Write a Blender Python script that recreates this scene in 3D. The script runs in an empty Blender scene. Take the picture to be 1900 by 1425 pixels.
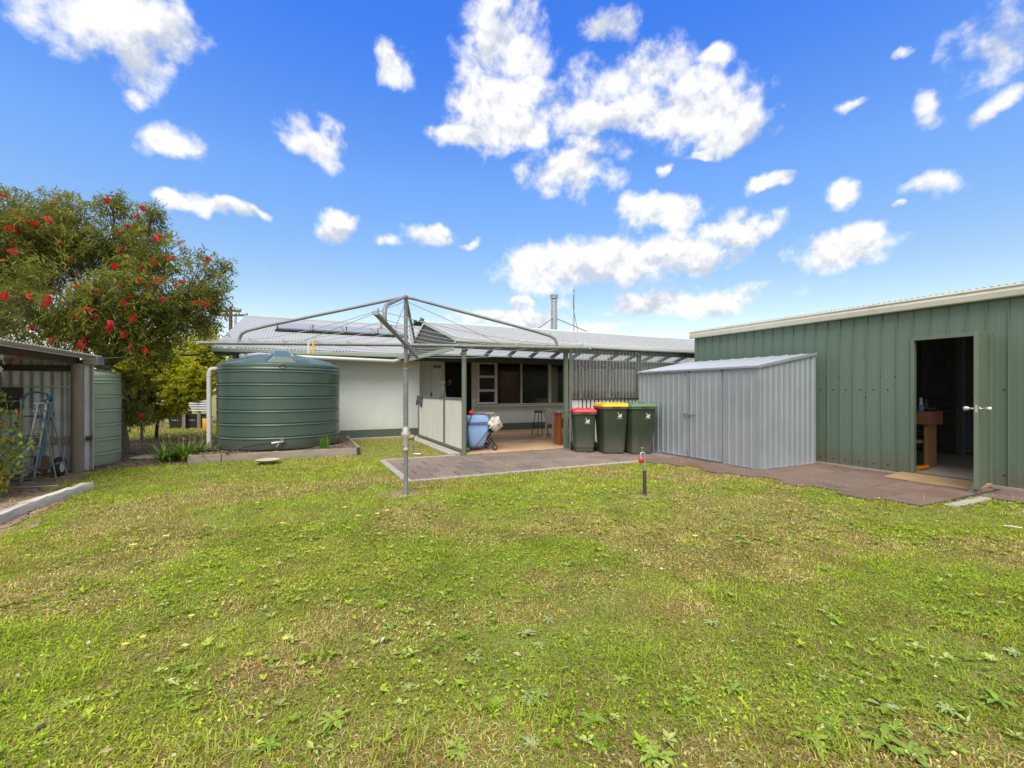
import bpy, bmesh, math, random
import numpy as np
from mathutils import Vector, Matrix, Quaternion
random.seed(7)
RNG = np.random.default_rng(11)
SC = bpy.context.scene
COL = SC.collection
R = math.radians

# ------------------------------------------------------------------ camera
# world axes follow the house: +x along its wall, +y away towards it; the camera stands at the origin
YAW = R(25.7)
CAMH = 1.39
cam_data = bpy.data.cameras.new('camera')
cam = bpy.data.objects.new('camera', cam_data); COL.objects.link(cam)
cam.location = (0, 0, CAMH); cam.rotation_euler = (R(90), 0, -YAW)
cam_data.sensor_width = 36; cam_data.lens = 836/1900*36; cam_data.shift_y = 12.5/1900
cam_data.clip_start = 0.05; cam_data.clip_end = 3000
SC.camera = cam
SC.render.resolution_x = 1024; SC.render.resolution_y = 768
SC.view_settings.view_transform = 'Standard'; SC.view_settings.look = 'None'
SC.view_settings.exposure = 1.72; SC.view_settings.gamma = 1
FWD = np.array([math.sin(YAW), math.cos(YAW)]); RGT = np.array([math.cos(YAW), -math.sin(YAW)])
def cd(xc, d):                      # metres to the right of the camera axis, metres ahead -> world x, y
    p = RGT*xc + FWD*d
    return float(p[0]), float(p[1])
def at(px, d):                      # bearing (pixel column of the photograph) and distance ahead -> world x, y
    return cd((px-950)/836*d, d)
def hz(py, d): return CAMH + (725-py)*d/836

# ------------------------------------------------------------------ sky, clouds and sun
SUN_AZ, SUN_EL = R(214), R(58)
W = bpy.data.worlds.new('World'); SC.world = W; W.use_nodes = True
nt = W.node_tree; nt.nodes.clear()
def N(t, **kw):
    n = nt.nodes.new(t)
    for k, v in kw.items(): setattr(n, k, v)
    return n
def LK(a, b): nt.links.new(a, b)
def M(op, a, b=None, c=None, clamp=False):
    n = N('ShaderNodeMath', operation=op); n.use_clamp = clamp
    for i, v in enumerate((a, b, c)):
        if v is None: continue
        if isinstance(v, (int, float)): n.inputs[i].default_value = v
        else: LK(v, n.inputs[i])
    return n.outputs[0]
def mixc(fac, a, b):
    n = N('ShaderNodeMix', data_type='RGBA')
    for s, v in ((n.inputs[0], fac), (n.inputs[6], a), (n.inputs[7], b)):
        if isinstance(v, (int, float, tuple)): s.default_value = v
        else: LK(v, s)
    return n.outputs[2]
tc = N('ShaderNodeTexCoord'); DIR = tc.outputs['Generated']
sky = N('ShaderNodeTexSky', sky_type='NISHITA', sun_disc=False, sun_elevation=SUN_EL, sun_rotation=SUN_AZ,
        altitude=50, air_density=1.0, dust_density=0.6, ozone_density=3.0)
hsv = N('ShaderNodeHueSaturation'); hsv.inputs['Saturation'].default_value = 1.25; hsv.inputs['Hue'].default_value = 0.503
LK(sky.outputs[0], hsv.inputs['Color'])
sep = N('ShaderNodeSeparateXYZ'); LK(DIR, sep.inputs[0])
el = M('ARCSINE', sep.outputs[2])
az = M('ARCTAN2', sep.outputs[0], sep.outputs[1])
# cloud banks: bearing, elevation, half width and half height of each, read off the photograph
banks = [(185,30,150,75),(255,110,90,75),(300,65,85,60),(240,160,60,35),(305,258,78,46),(578,268,46,50),(730,115,27,44),(940,70,85,92),
 (930,170,78,62),(945,225,80,45),(1180,130,120,78),(1150,210,160,62),(1270,190,130,66),(1370,225,62,50),(1120,45,72,36),(890,262,68,28),
 (1330,110,46,26),(1060,318,104,38),(1110,280,70,30),(1425,345,28,18),(1565,352,46,32),(1722,345,62,35),(1655,380,20,12),(1725,185,56,42),(1850,85,110,82),
 (1850,180,56,42),(1715,70,24,16),(1240,392,95,32),(1380,425,80,30),(1190,375,50,25),(1110,484,200,42),(1280,474,115,30),(1000,478,90,38),(1560,462,104,40),(1600,430,50,30),
 (1260,556,200,30),(400,388,90,20),(320,376,45,16),(470,394,36,16),(633,425,48,26),(790,435,40,26),(720,436,32,16),(930,590,140,20),(1120,600,60,12),
 (1238,310,28,20),(1585,182,44,16),(870,452,22,10),(1330,268,26,14),(960,550,24,12)]
nz = N('ShaderNodeTexNoise'); nz.inputs['Scale'].default_value = 5.5; nz.inputs['Detail'].default_value = 11; nz.inputs['Roughness'].default_value = 0.61; nz.inputs['Distortion'].default_value = 0.25
LK(DIR, nz.inputs['Vector'])
nz2 = N('ShaderNodeTexNoise'); nz2.inputs['Scale'].default_value = 19; nz2.inputs['Detail'].default_value = 8; nz2.inputs['Roughness'].default_value = 0.6
LK(DIR, nz2.inputs['Vector'])
ael = N('ShaderNodeCombineXYZ'); LK(az, ael.inputs[0]); LK(el, ael.inputs[1])
wob = N('ShaderNodeTexNoise'); wob.inputs['Scale'].default_value = 9; wob.inputs['Detail'].default_value = 4; LK(DIR, wob.inputs['Vector'])
wv = N('ShaderNodeVectorMath', operation='SUBTRACT'); LK(wob.outputs['Color'], wv.inputs[0]); wv.inputs[1].default_value = (.5, .5, .5)
wv2 = N('ShaderNodeVectorMath', operation='MULTIPLY'); LK(wv.outputs[0], wv2.inputs[0]); wv2.inputs[1].default_value = (.14, .11, 0)
wv3 = N('ShaderNodeVectorMath', operation='ADD'); LK(ael.outputs[0], wv3.inputs[0]); LK(wv2.outputs[0], wv3.inputs[1])
acc = None; low = None
for (bx, by, rx, ry) in banks:
    u = (bx-950)/836; v = (725-by)/836
    a0 = math.atan(u)+YAW; e0 = math.atan2(v, math.hypot(1, u))
    ra = rx/836/(1+u*u)*1.12/1.0; re = ry/836*math.cos(e0)**2/math.sqrt(1+u*u)*1.12
    s = N('ShaderNodeVectorMath', operation='SUBTRACT'); LK(wv3.outputs[0], s.inputs[0]); s.inputs[1].default_value = (a0, e0, 0)
    m_ = N('ShaderNodeVectorMath', operation='MULTIPLY'); LK(s.outputs[0], m_.inputs[0]); m_.inputs[1].default_value = (1/ra, 1/re, 0)
    ln = N('ShaderNodeVectorMath', operation='LENGTH'); LK(m_.outputs[0], ln.inputs[0])
    g = M('SUBTRACT', 1.0, ln.outputs['Value'])
    sy = N('ShaderNodeSeparateXYZ'); LK(m_.outputs[0], sy.inputs[0])
    lw = M('MULTIPLY', M('MAXIMUM', g, 0.0), sy.outputs[1])
    acc = g if acc is None else M('MAXIMUM', acc, g)
    low = lw if low is None else M('ADD', low, lw)
# out of view the cloud is made nearly unbroken, to add soft fill light
nzf = N('ShaderNodeTexNoise'); nzf.inputs['Scale'].default_value = 3.2; nzf.inputs['Detail'].default_value = 3; LK(DIR, nzf.inputs['Vector'])
other = M('MULTIPLY', M('SUBTRACT', nzf.outputs[0], 0.33), 5.0)
fv = N('ShaderNodeVectorMath', operation='DOT_PRODUCT'); LK(DIR, fv.inputs[0]); fv.inputs[1].default_value = (math.sin(YAW), math.cos(YAW), 0)
outm = M('SUBTRACT', 1.0, M('MULTIPLY', M('SUBTRACT', fv.outputs['Value'], 0.35), 5.0, clamp=True))
gen = M('SUBTRACT', other, M('MULTIPLY', M('SUBTRACT', 1.0, outm), 6.0))
cov = M('MAXIMUM', M('MAXIMUM', acc, -1.0), gen)
dens = M('ADD', M('ADD', cov, M('MULTIPLY', M('SUBTRACT', nz.outputs[0], 0.5), 2.4)), M('MULTIPLY', M('SUBTRACT', nz2.outputs[0], 0.5), 1.35))
mr = N('ShaderNodeMapRange', interpolation_type='SMOOTHSTEP'); LK(dens, mr.inputs[0])
mr.inputs[1].default_value = -0.05; mr.inputs[2].default_value = 0.62
cl = mr.outputs[0]
# thick parts grey a little towards their bases
def offn(scale, det, rough, off, dist=0):
    v = N('ShaderNodeVectorMath', operation='ADD'); LK(DIR, v.inputs[0]); v.inputs[1].default_value = off
    n = N('ShaderNodeTexNoise'); n.inputs['Scale'].default_value = scale; n.inputs['Detail'].default_value = det; n.inputs['Roughness'].default_value = rough; n.inputs['Distortion'].default_value = dist; LK(v.outputs[0], n.inputs['Vector']); return n.outputs[0]
# billows shade what lies below them
d1 = M('SUBTRACT', offn(5.5, 5, .55, (-.01, -.01, .035), .25), offn(5.5, 5, .55, (0, 0, 0), .25)); d2 = M('SUBTRACT', offn(19, 5, .6, (-.004, -.004, .012)), offn(19, 5, .6, (0, 0, 0)))
shade = M('ADD', M('ADD', M('MULTIPLY', low, -1.3), 0.20), M('ADD', M('MULTIPLY', d1, 7.0), M('MULTIPLY', d2, 3.4)), clamp=True)
ccol = mixc(shade, (3.2, 3.18, 3.16, 1), (1.95, 2.12, 2.45, 1))
gr = N('ShaderNodeValToRGB'); LK(M('DIVIDE', el, math.pi/2), gr.inputs[0]); ge = gr.color_ramp.elements
ge[0].position = 0; ge[0].color = (1.0, .70, .51, 1); ge[1].position = 1; ge[1].color = (.44, .64, .98, 1)
for p_, c_ in ((12.5/90, (.98, .72, .56, 1)), (24/90, (.96, .82, .82, 1)), (38/90, (.50, .66, 1.0, 1))): q_ = ge.new(p_); q_.color = c_
gm = N('ShaderNodeMix', data_type='RGBA', blend_type='MULTIPLY'); gm.inputs[0].default_value = 1; LK(hsv.outputs[0], gm.inputs[6]); LK(gr.outputs[0], gm.inputs[7])
final = mixc(M('MULTIPLY', cl, 0.98), gm.outputs[2], ccol)
bg = N('ShaderNodeBackground'); LK(final, bg.inputs[0]); bg.inputs[1].default_value = 0.10
wo = N('ShaderNodeOutputWorld'); LK(bg.outputs[0], wo.inputs[0])
sund = bpy.data.lights.new('sun', 'SUN'); sund.energy = 1.45; sund.angle = R(45); sund.color = (1, .92, .80)
sun = bpy.data.objects.new('sun', sund); COL.objects.link(sun)
sdir = Vector((math.sin(SUN_AZ)*math.cos(SUN_EL), math.cos(SUN_AZ)*math.cos(SUN_EL), math.sin(SUN_EL)))
sun.rotation_euler = sdir.to_track_quat('Z', 'Y').to_euler(); sun.location = (-10, -10, 20)

# ------------------------------------------------------------------ helpers
def tag(o, label=None, cat=None, group=None, kind=None):
    for k, v in (('label', label), ('category', cat), ('group', group), ('kind', kind)):
        if v: o[k] = v
    return o
def thing(name, label, cat, loc=(0, 0, 0), rotz=0, group=None):
    o = bpy.data.objects.new(name, None); COL.objects.link(o); o.empty_display_size = .1
    o.location = loc; o.rotation_euler = (0, 0, rotz)
    return tag(o, label, cat, group)
def root_of(o):
    while o.parent: o = o.parent
    return o
class MB:
    def __init__(s): s.v = []; s.f = []
    def add(s, vs, fs):
        o = len(s.v); s.v += [tuple(map(float, p)) for p in vs]; s.f += [tuple(i+o for i in f) for f in fs]; return s
    def box(s, x0, x1, y0, y1, z0, z1):
        return s.add([(x0,y0,z0),(x1,y0,z0),(x1,y1,z0),(x0,y1,z0),(x0,y0,z1),(x1,y0,z1),(x1,y1,z1),(x0,y1,z1)],
                     [(0,3,2,1),(4,5,6,7),(0,1,5,4),(1,2,6,5),(2,3,7,6),(3,0,4,7)])
    def frustum(s, b, t):           # two quads (lists of 4 points) bottom and top
        return s.add(list(b)+list(t), [(0,3,2,1),(4,5,6,7),(0,1,5,4),(1,2,6,5),(2,3,7,6),(3,0,4,7)])
    def bar(s, a, b, w, h=None, up=(0, 0, 1)):
        h = h or w; a = Vector(a); b = Vector(b); d = (b-a).normalized(); u = Vector(up)
        if abs(d.dot(u)) > .98: u = Vector((0, 1, 0))
        x = d.cross(u).normalized(); y = x.cross(d).normalized()
        q = [(-1,-1),(1,-1),(1,1),(-1,1)]
        return s.frustum([a+x*(w/2*i)+y*(h/2*j) for i, j in q], [b+x*(w/2*i)+y*(h/2*j) for i, j in q])
    def tube(s, pts, r, n=8, cap=True):
        pts = [Vector(p) for p in pts]; rs = r if isinstance(r, (list, tuple)) else [r]*len(pts)
        rings = []; prev = None
        for i, p in enumerate(pts):
            t = (pts[min(i+1, len(pts)-1)]-pts[max(i-1, 0)]).normalized()
            if prev is None:
                a = Vector((0, 0, 1)) if abs(t.z) < .9 else Vector((1, 0, 0)); x = t.cross(a).normalized()
            else:
                x = (prev-t*prev.dot(t)).normalized()
            prev = x; y = t.cross(x)
            rings.append([p+(x*math.cos(2*math.pi*k/n)+y*math.sin(2*math.pi*k/n))*rs[i] for k in range(n)])
        vs = [q for rg in rings for q in rg]; fs = []
        for i in range(len(rings)-1):
            for k in range(n): fs.append((i*n+k, i*n+(k+1) % n, (i+1)*n+(k+1) % n, (i+1)*n+k))
        if cap: fs.append(tuple(range(n-1, -1, -1))); fs.append(tuple((len(rings)-1)*n+k for k in range(n)))
        return s.add(vs, fs)
    def lathe(s, prof, c=(0, 0, 0), n=32, cap=True, axis='z'):
        vs = []; fs = []
        for r, z in prof:
            for k in range(n):
                a = 2*math.pi*k/n; p = (r*math.cos(a), r*math.sin(a), z)
                if axis == 'x': p = (p[2], p[0], p[1])
                if axis == 'y': p = (p[0], p[2], p[1])
                vs.append((p[0]+c[0], p[1]+c[1], p[2]+c[2]))
        for i in range(len(prof)-1):
            for k in range(n): fs.append((i*n+k, i*n+(k+1) % n, (i+1)*n+(k+1) % n, (i+1)*n+k))
        if cap:
            fs.append(tuple(range(n-1, -1, -1))); fs.append(tuple((len(prof)-1)*n+k for k in range(n)))
        return s.add(vs, fs)
    def prism(s, poly, a, b, ax='y'):   # poly of 2-D points extruded along an axis from a to b
        def p3(q, t): return {'x': (t, q[0], q[1]), 'y': (q[0], t, q[1]), 'z': (q[0], q[1], t)}[ax]
        n = len(poly); vs = [p3(q, a) for q in poly]+[p3(q, b) for q in poly]
        fs = [tuple(range(n)), tuple(range(2*n-1, n-1, -1))]+[(i, (i+1) % n, n+(i+1) % n, n+i) for i in range(n)]
        return s.add(vs, fs)
    def sheet(s, p0, u, v, n, prof, pitch, rows=1, phase=0):
        """profiled sheet: profile repeats every pitch along u, runs straight along v"""
        p0, u, v, n = Vector(p0), Vector(u), Vector(v), Vector(n).normalized(); L = u.length; uh = u.normalized()
        cols = []; k = int(math.floor(-phase/pitch))-1
        raw = []
        while k*pitch+phase <= L+pitch:
            raw += [(k*pitch+phase+a*pitch, h) for a, h in prof]; k += 1
        S = [q[0] for q in raw]; Hh = [q[1] for q in raw]
        ss = [0.0]+[q for q in S if 1e-4 < q < L-1e-4]+[L]
        for q in ss: cols.append((q, float(np.interp(q, S, Hh))))
        vs = []
        for r in range(rows+1):
            for q, h in cols: vs.append(p0+uh*q+n*h+v*(r/rows))
        m = len(cols); fs = []
        for r in range(rows):
            for i in range(m-1): fs.append((r*m+i, r*m+i+1, (r+1)*m+i+1, (r+1)*m+i))
        return s.add(vs, fs)
    def sphere(s, c, r, n=12, m=8, sx=1, sy=1, sz=1):
        prof = [(max(1e-4, math.sin(math.pi*i/m)), -math.cos(math.pi*i/m)) for i in range(m+1)]
        vs = []; fs = []
        for a, z in prof:
            for k in range(n):
                t = 2*math.pi*k/n; vs.append((c[0]+a*math.cos(t)*r*sx, c[1]+a*math.sin(t)*r*sy, c[2]+z*r*sz))
        for i in range(m):
            for k in range(n): fs.append((i*n+k, i*n+(k+1) % n, (i+1)*n+(k+1) % n, (i+1)*n+k))
        return s.add(vs, fs)
    def mesh(s, name, mat, smooth=0):
        me = bpy.data.meshes.new(name); me.from_pydata(s.v, [], s.f); me.update()
        if mat: me.materials.append(mat)
        if smooth:
            me.polygons.foreach_set('use_smooth', [True]*len(me.polygons)); me.set_sharp_from_angle(angle=R(smooth))
        return me
    def build(s, name, mat, parent=None, smooth=0, bevel=0, world=True, segs=1):
        if parent is not None and world:
            l = root_of(parent).location; s.v = [(a-l[0], b-l[1], c-l[2]) for a, b, c in s.v]
        o = bpy.data.objects.new(name, s.mesh(name, mat, smooth)); COL.objects.link(o); o.parent = parent
        if bevel:
            b = o.modifiers.new('bevel', 'BEVEL'); b.width = bevel; b.segments = segs; b.limit_method = 'ANGLE'; b.angle_limit = R(40)
        return o
def np_mesh(name, V, F, mat, col=None, parent=None, world=True, smooth=False):
    V = np.asarray(V, np.float32); F = np.asarray(F, np.int32)
    if parent is not None and world: V = V-np.array(root_of(parent).location, np.float32)
    me = bpy.data.meshes.new(name); k = F.shape[1]
    me.vertices.add(len(V)); me.vertices.foreach_set('co', V.ravel())
    me.loops.add(F.size); me.loops.foreach_set('vertex_index', F.ravel())
    me.polygons.add(len(F)); me.polygons.foreach_set('loop_start', np.arange(0, F.size, k, dtype=np.int32))
    me.polygons.foreach_set('use_smooth', np.full(len(F), smooth))
    me.update(calc_edges=True); me.materials.append(mat)
    if col is not None:
        a = me.color_attributes.new('Col', 'FLOAT_COLOR', 'POINT')
        c = np.ones((len(V), 4), np.float32); c[:, :3] = col; a.data.foreach_set('color', c.ravel())
    o = bpy.data.objects.new(name, me); COL.objects.link(o); o.parent = parent
    return o
def clone(o, parent=None):
    c = o.copy(); COL.objects.link(c); c.parent = parent
    for ch in list(o.children): clone(ch, c)
    return c
SINE = [(i/8, math.sin(2*math.pi*i/8)) for i in range(8)]
def sine(a): return [(s, h*a) for s, h in SINE]

# ------------------------------------------------------------------ materials
MATS = {}
def mat(name, col, rough=.6, metal=0, var=.12, scale=3.0, bump=0, bscale=60, dirt=None, dscale=1.2, damt=.5, spec=.5,
        stretch=None, splash=None, brick=False, obj=False, attr=False, transl=0, trans=0, alpha=1, coat=0, rvar=0):
    if name in MATS: return MATS[name]
    m = bpy.data.materials.new(name); m.use_nodes = True; t = m.node_tree; b = t.nodes['Principled BSDF']
    def n_(ty, **kw):
        q = t.nodes.new(ty)
        for k, v in kw.items(): setattr(q, k, v)
        return q
    L = t.links.new
    if obj: src = n_('ShaderNodeTexCoord').outputs['Object']
    else: src = n_('ShaderNodeNewGeometry').outputs['Position']
    if stretch:
        mp = n_('ShaderNodeMapping'); mp.inputs['Scale'].default_value = stretch; L(src, mp.inputs[0]); src = mp.outputs[0]
    def mx(ty, f, a, c):
        q = n_('ShaderNodeMix', data_type='RGBA', blend_type=ty)
        for s, v in ((q.inputs[0], f), (q.inputs[6], a), (q.inputs[7], c)):
            if isinstance(v, (float, int, tuple)): s.default_value = v
            else: L(v, s)
        return q.outputs[2]
    base = (*col, 1)
    if attr: base = n_('ShaderNodeAttribute', attribute_name='Col').outputs['Color']
    if var:
        no = n_('ShaderNodeTexNoise'); no.inputs['Scale'].default_value = scale; no.inputs['Detail'].default_value = 6; no.inputs['Roughness'].default_value = .65; L(src, no.inputs['Vector'])
        r = n_('ShaderNodeMapRange'); L(no.outputs[0], r.inputs[0]); r.inputs[1].default_value = .25; r.inputs[2].default_value = .75
        r.inputs[3].default_value = 1-var; r.inputs[4].default_value = 1+var
        base = mx('MULTIPLY', 1.0, base, r.outputs[0])
        if rvar:
            rr = n_('ShaderNodeMapRange'); L(no.outputs[0], rr.inputs[0]); rr.inputs[1].default_value = .25; rr.inputs[2].default_value = .75
            rr.inputs[3].default_value = rough-rvar; rr.inputs[4].default_value = rough+rvar; L(rr.outputs[0], b.inputs['Roughness'])
    if dirt:
        no = n_('ShaderNodeTexNoise'); no.inputs['Scale'].default_value = dscale; no.inputs['Detail'].default_value = 9; no.inputs['Roughness'].default_value = .72; L(src, no.inputs['Vector'])
        r = n_('ShaderNodeMapRange', interpolation_type='SMOOTHSTEP'); L(no.outputs[0], r.inputs[0]); r.inputs[1].default_value = .5; r.inputs[2].default_value = .72; r.inputs[4].default_value = damt
        base = mx('MIX', r.outputs[0], base, (*dirt, 1))
    if splash:                              # mud and lichen thrown up from the ground, with drips above
        gz = n_('ShaderNodeNewGeometry'); sz = n_('ShaderNodeSeparateXYZ'); L(gz.outputs['Position'], sz.inputs[0])
        no = n_('ShaderNodeTexNoise'); no.inputs['Scale'].default_value = 6; no.inputs['Detail'].default_value = 8; no.inputs['Roughness'].default_value = .7; mp2 = n_('ShaderNodeMapping'); mp2.inputs['Scale'].default_value = (1, 1, .35); L(gz.outputs['Position'], mp2.inputs[0]); L(mp2.outputs[0], no.inputs['Vector'])
        ad = n_('ShaderNodeMath', operation='MULTIPLY_ADD'); L(no.outputs[0], ad.inputs[0]); ad.inputs[1].default_value = -.9; L(sz.outputs[2], ad.inputs[2])
        r = n_('ShaderNodeMapRange', interpolation_type='SMOOTHSTEP'); L(ad.outputs[0], r.inputs[0]); r.inputs[1].default_value = .12; r.inputs[2].default_value = -.42; r.inputs[3].default_value = 0; r.inputs[4].default_value = .75
        base = mx('MIX', r.outputs[0], base, (*splash, 1))
    if isinstance(base, tuple): b.inputs['Base Color'].default_value = base
    else: L(base, b.inputs['Base Color'])
    if not rvar: b.inputs['Roughness'].default_value = rough
    b.inputs['Metallic'].default_value = metal; b.inputs['Specular IOR Level'].default_value = spec
    b.inputs['Coat Weight'].default_value = coat; b.inputs['Alpha'].default_value = alpha
    b.inputs['Transmission Weight'].default_value = trans
    if bump:
        no = n_('ShaderNodeTexNoise'); no.inputs['Scale'].default_value = bscale; no.inputs['Detail'].default_value = 5; L(src, no.inputs['Vector'])
        bp = n_('ShaderNodeBump'); bp.inputs['Strength'].default_value = bump; bp.inputs['Distance'].default_value = .01; L(no.outputs[0], bp.inputs['Height']); L(bp.outputs[0], b.inputs['Normal'])
    if brick:                               # painted brickwork: courses just read through the paint
        g2 = n_('ShaderNodeNewGeometry'); s2 = n_('ShaderNodeSeparateXYZ'); L(g2.outputs['Position'], s2.inputs[0]); c2 = n_('ShaderNodeCombineXYZ'); a2 = n_('ShaderNodeMath', operation='ADD'); L(s2.outputs[0], a2.inputs[0]); L(s2.outputs[1], a2.inputs[1]); L(a2.outputs[0], c2.inputs[0]); L(s2.outputs[2], c2.inputs[1])
        bk = n_('ShaderNodeTexBrick'); bk.inputs['Scale'].default_value = 1; bk.inputs['Brick Width'].default_value = .4; bk.inputs['Row Height'].default_value = .2; bk.inputs['Mortar Size'].default_value = .006; bk.inputs['Mortar Smooth'].default_value = .6; L(c2.outputs[0], bk.inputs['Vector'])
        b2 = n_('ShaderNodeBump'); b2.invert = True; b2.inputs['Strength'].default_value = .35; b2.inputs['Distance'].default_value = .006; L(bk.outputs['Fac'], b2.inputs['Height']); L(bp.outputs[0], b2.inputs['Normal']); L(b2.outputs[0], b.inputs['Normal'])
    if transl:
        tr = n_('ShaderNodeBsdfTranslucent'); ms = n_('ShaderNodeMixShader'); ms.inputs[0].default_value = transl
        if isinstance(base, tuple): tr.inputs[0].default_value = base
        else: L(base, tr.inputs[0])
        L(b.outputs[0], ms.inputs[1]); L(tr.outputs[0], ms.inputs[2]); L(ms.outputs[0], t.nodes['Material Output'].inputs[0])
    MATS[name] = m
    return m
def glassy(name, tint, refl=.5, rough=.02, base=0.0, gcol=(1, 1, 1), haze=.0, hcol=(.7, .72, .7), wave=0):
    """thin clear sheet: passes light, mirrors at grazing angles, optional milky share"""
    m = bpy.data.materials.new(name); m.use_nodes = True; t = m.node_tree; t.nodes.clear(); L = t.links.new
    o = t.nodes.new('ShaderNodeOutputMaterial'); tr = t.nodes.new('ShaderNodeBsdfTransparent'); tr.inputs[0].default_value = (*tint, 1)
    gl = t.nodes.new('ShaderNodeBsdfGlossy'); gl.inputs['Roughness'].default_value = rough; gl.inputs[0].default_value = (*gcol, 1)
    fr = t.nodes.new('ShaderNodeFresnel'); fr.inputs[0].default_value = 1.5
    ma = t.nodes.new('ShaderNodeMath'); ma.operation = 'MULTIPLY_ADD'; L(fr.outputs[0], ma.inputs[0]); ma.inputs[1].default_value = refl; ma.inputs[2].default_value = base; ma.use_clamp = True
    mx = t.nodes.new('ShaderNodeMixShader'); L(ma.outputs[0], mx.inputs[0]); L(tr.outputs[0], mx.inputs[1]); L(gl.outputs[0], mx.inputs[2])
    out = mx.outputs[0]
    if haze:
        df = t.nodes.new('ShaderNodeBsdfDiffuse'); df.inputs[0].default_value = (*hcol, 1); tl = t.nodes.new('ShaderNodeBsdfTranslucent'); tl.inputs[0].default_value = (*hcol, 1)
        ad = t.nodes.new('ShaderNodeMixShader'); L(df.outputs[0], ad.inputs[1]); L(tl.outputs[0], ad.inputs[2]); ad.inputs[0].default_value = .55
        m2 = t.nodes.new('ShaderNodeMixShader'); m2.inputs[0].default_value = haze; L(out, m2.inputs[1])
        if wave:                            # stripes of refracted light painted as milky bands, one per trough
            g = t.nodes.new('ShaderNodeNewGeometry'); s = t.nodes.new('ShaderNodeSeparateXYZ'); L(g.outputs['Position'], s.inputs[0])
            w = t.nodes.new('ShaderNodeMath'); w.operation = 'MULTIPLY'; L(s.outputs[0], w.inputs[0]); w.inputs[1].default_value = 2*math.pi/wave
            c = t.nodes.new('ShaderNodeMath'); c.operation = 'SINE'; L(w.outputs[0], c.inputs[0]); n = t.nodes.new('ShaderNodeTexNoise'); n.inputs['Scale'].default_value = 2.5; n.inputs['Detail'].default_value = 5; L(g.outputs['Position'], n.inputs[0])
            a = t.nodes.new('ShaderNodeMath'); a.operation = 'MULTIPLY_ADD'; L(n.outputs[0], a.inputs[0]); a.inputs[1].default_value = 1.6; a.inputs[2].default_value = -.8; b = t.nodes.new('ShaderNodeMath'); b.operation = 'ADD'; L(c.outputs[0], b.inputs[0]); L(a.outputs[0], b.inputs[1])
            r = t.nodes.new('ShaderNodeMapRange'); L(b.outputs[0], r.inputs[0]); r.inputs[1].default_value = -.6; r.inputs[2].default_value = 1.2; r.inputs[3].default_value = .02; r.inputs[4].default_value = .40; L(r.outputs[0], m2.inputs[0])
        L(ad.outputs[0], m2.inputs[2]); out = m2.outputs[0]
    L(out, o.inputs[0]); MATS[name] = m; return m
m_galv   = mat('galvanised steel', (.42, .45, .47), .45, .75, .16, 5, dirt=(.30, .31, .31), dscale=4, damt=.4)
m_pole   = mat('weathered galvanised tube', (.21, .222, .225), .6, .35, .25, 14, dirt=(.20, .19, .17), dscale=9, damt=.6)
m_rust   = mat('rusty steel', (.22, .10, .05), .85, .2, .3, 20)
m_zinc   = mat('silver zincalume sheet', (.47, .52, .575), .32, .55, .07, 2.2, dirt=(.42, .44, .46), dscale=1.6, damt=.5, rvar=.06)
m_zroof  = mat('bright zincalume roof sheet', (.62, .65, .68), .42, .7, .06, 2.0, dirt=(.5, .52, .54), dscale=2, damt=.5)
m_roof   = mat('pale grey painted roof iron', (.34, .355, .355), .55, .0, .06, 1.2, spec=.3, dirt=(.27, .285, .28), dscale=.9, damt=.5, stretch=(1, .35, 1))
m_green  = mat('green painted wall sheet', (.118, .178, .136), .42, .0, .06, .9, dirt=(.138, .182, .145), dscale=.7, damt=.6, splash=(.135, .125, .085), stretch=(1, 1, .3))
m_greent = mat('green painted trim', (.125, .165, .115), .5, 0, .1, 5, dirt=(.16, .18, .14), dscale=4, damt=.4)
m_fascia = mat('pale green fascia', (.30, .36, .29), .5, 0, .08, 3)
m_cream  = mat('cream barge trim', (.50, .49, .41), .5, 0, .08, 2, dirt=(.30, .31, .24), dscale=2.5, damt=.6)
m_white  = mat('off white painted masonry', (.60, .645, .62), .75, 0, .06, 1.2, brick=True, bump=.25, bscale=45, dirt=(.50, .54, .50), dscale=1.1, damt=.35, splash=(.50, .48, .38))
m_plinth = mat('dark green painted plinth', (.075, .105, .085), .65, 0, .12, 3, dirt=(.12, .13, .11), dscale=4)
m_wboard = mat('white painted timber board', (.66, .67, .62), .6, 0, .08, 6, dirt=(.45, .45, .40), dscale=7, damt=.5, stretch=(1, 1, .25))
m_frame  = mat('cream painted window frame', (.52, .51, .43), .5, 0, .05, 5)
m_gutter = mat('pale grey gutter', (.50, .53, .52), .4, 0, .06, 3, dirt=(.4, .4, .36), dscale=3)
m_pvc    = mat('white plastic pipe', (.66, .66, .64), .35, 0, .05, 5, dirt=(.5, .48, .42), dscale=5, damt=.4)
m_tank   = mat('green moulded tank plastic', (.056, .096, .078), .32, 0, .07, 1.5, dirt=(.085, .105, .085), dscale=1.4, damt=.5, splash=(.11, .10, .075), bump=.05, bscale=90)
m_tank2  = mat('pale green moulded tank plastic', (.31, .38, .28), .45, 0, .07, 1.5, dirt=(.33, .36, .26), dscale=1.8, damt=.5)
m_post   = mat('weathered grey timber', (.225, .19, .15), .85, 0, .3, 9, stretch=(1, 1, .12), bump=.6, bscale=50, dirt=(.16, .17, .11), dscale=3)
m_sleep  = mat('bleached timber sleeper', (.52, .49, .43), .9, 0, .3, 14, stretch=(1, .15, 1), bump=1, bscale=40, dirt=(.13, .09, .06), dscale=5, damt=.9)
m_sleep2 = mat('grey timber sleeper', (.27, .24, .19), .85, 0, .2, 7, stretch=(.2, 1, 1), bump=.5, bscale=40, dirt=(.16, .10, .06), dscale=3, damt=.8)
m_iron   = mat('old corrugated iron', (.46, .48, .50), .5, .4, .16, 3, dirt=(.22, .21, .20), dscale=2.5, damt=.5)
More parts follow.
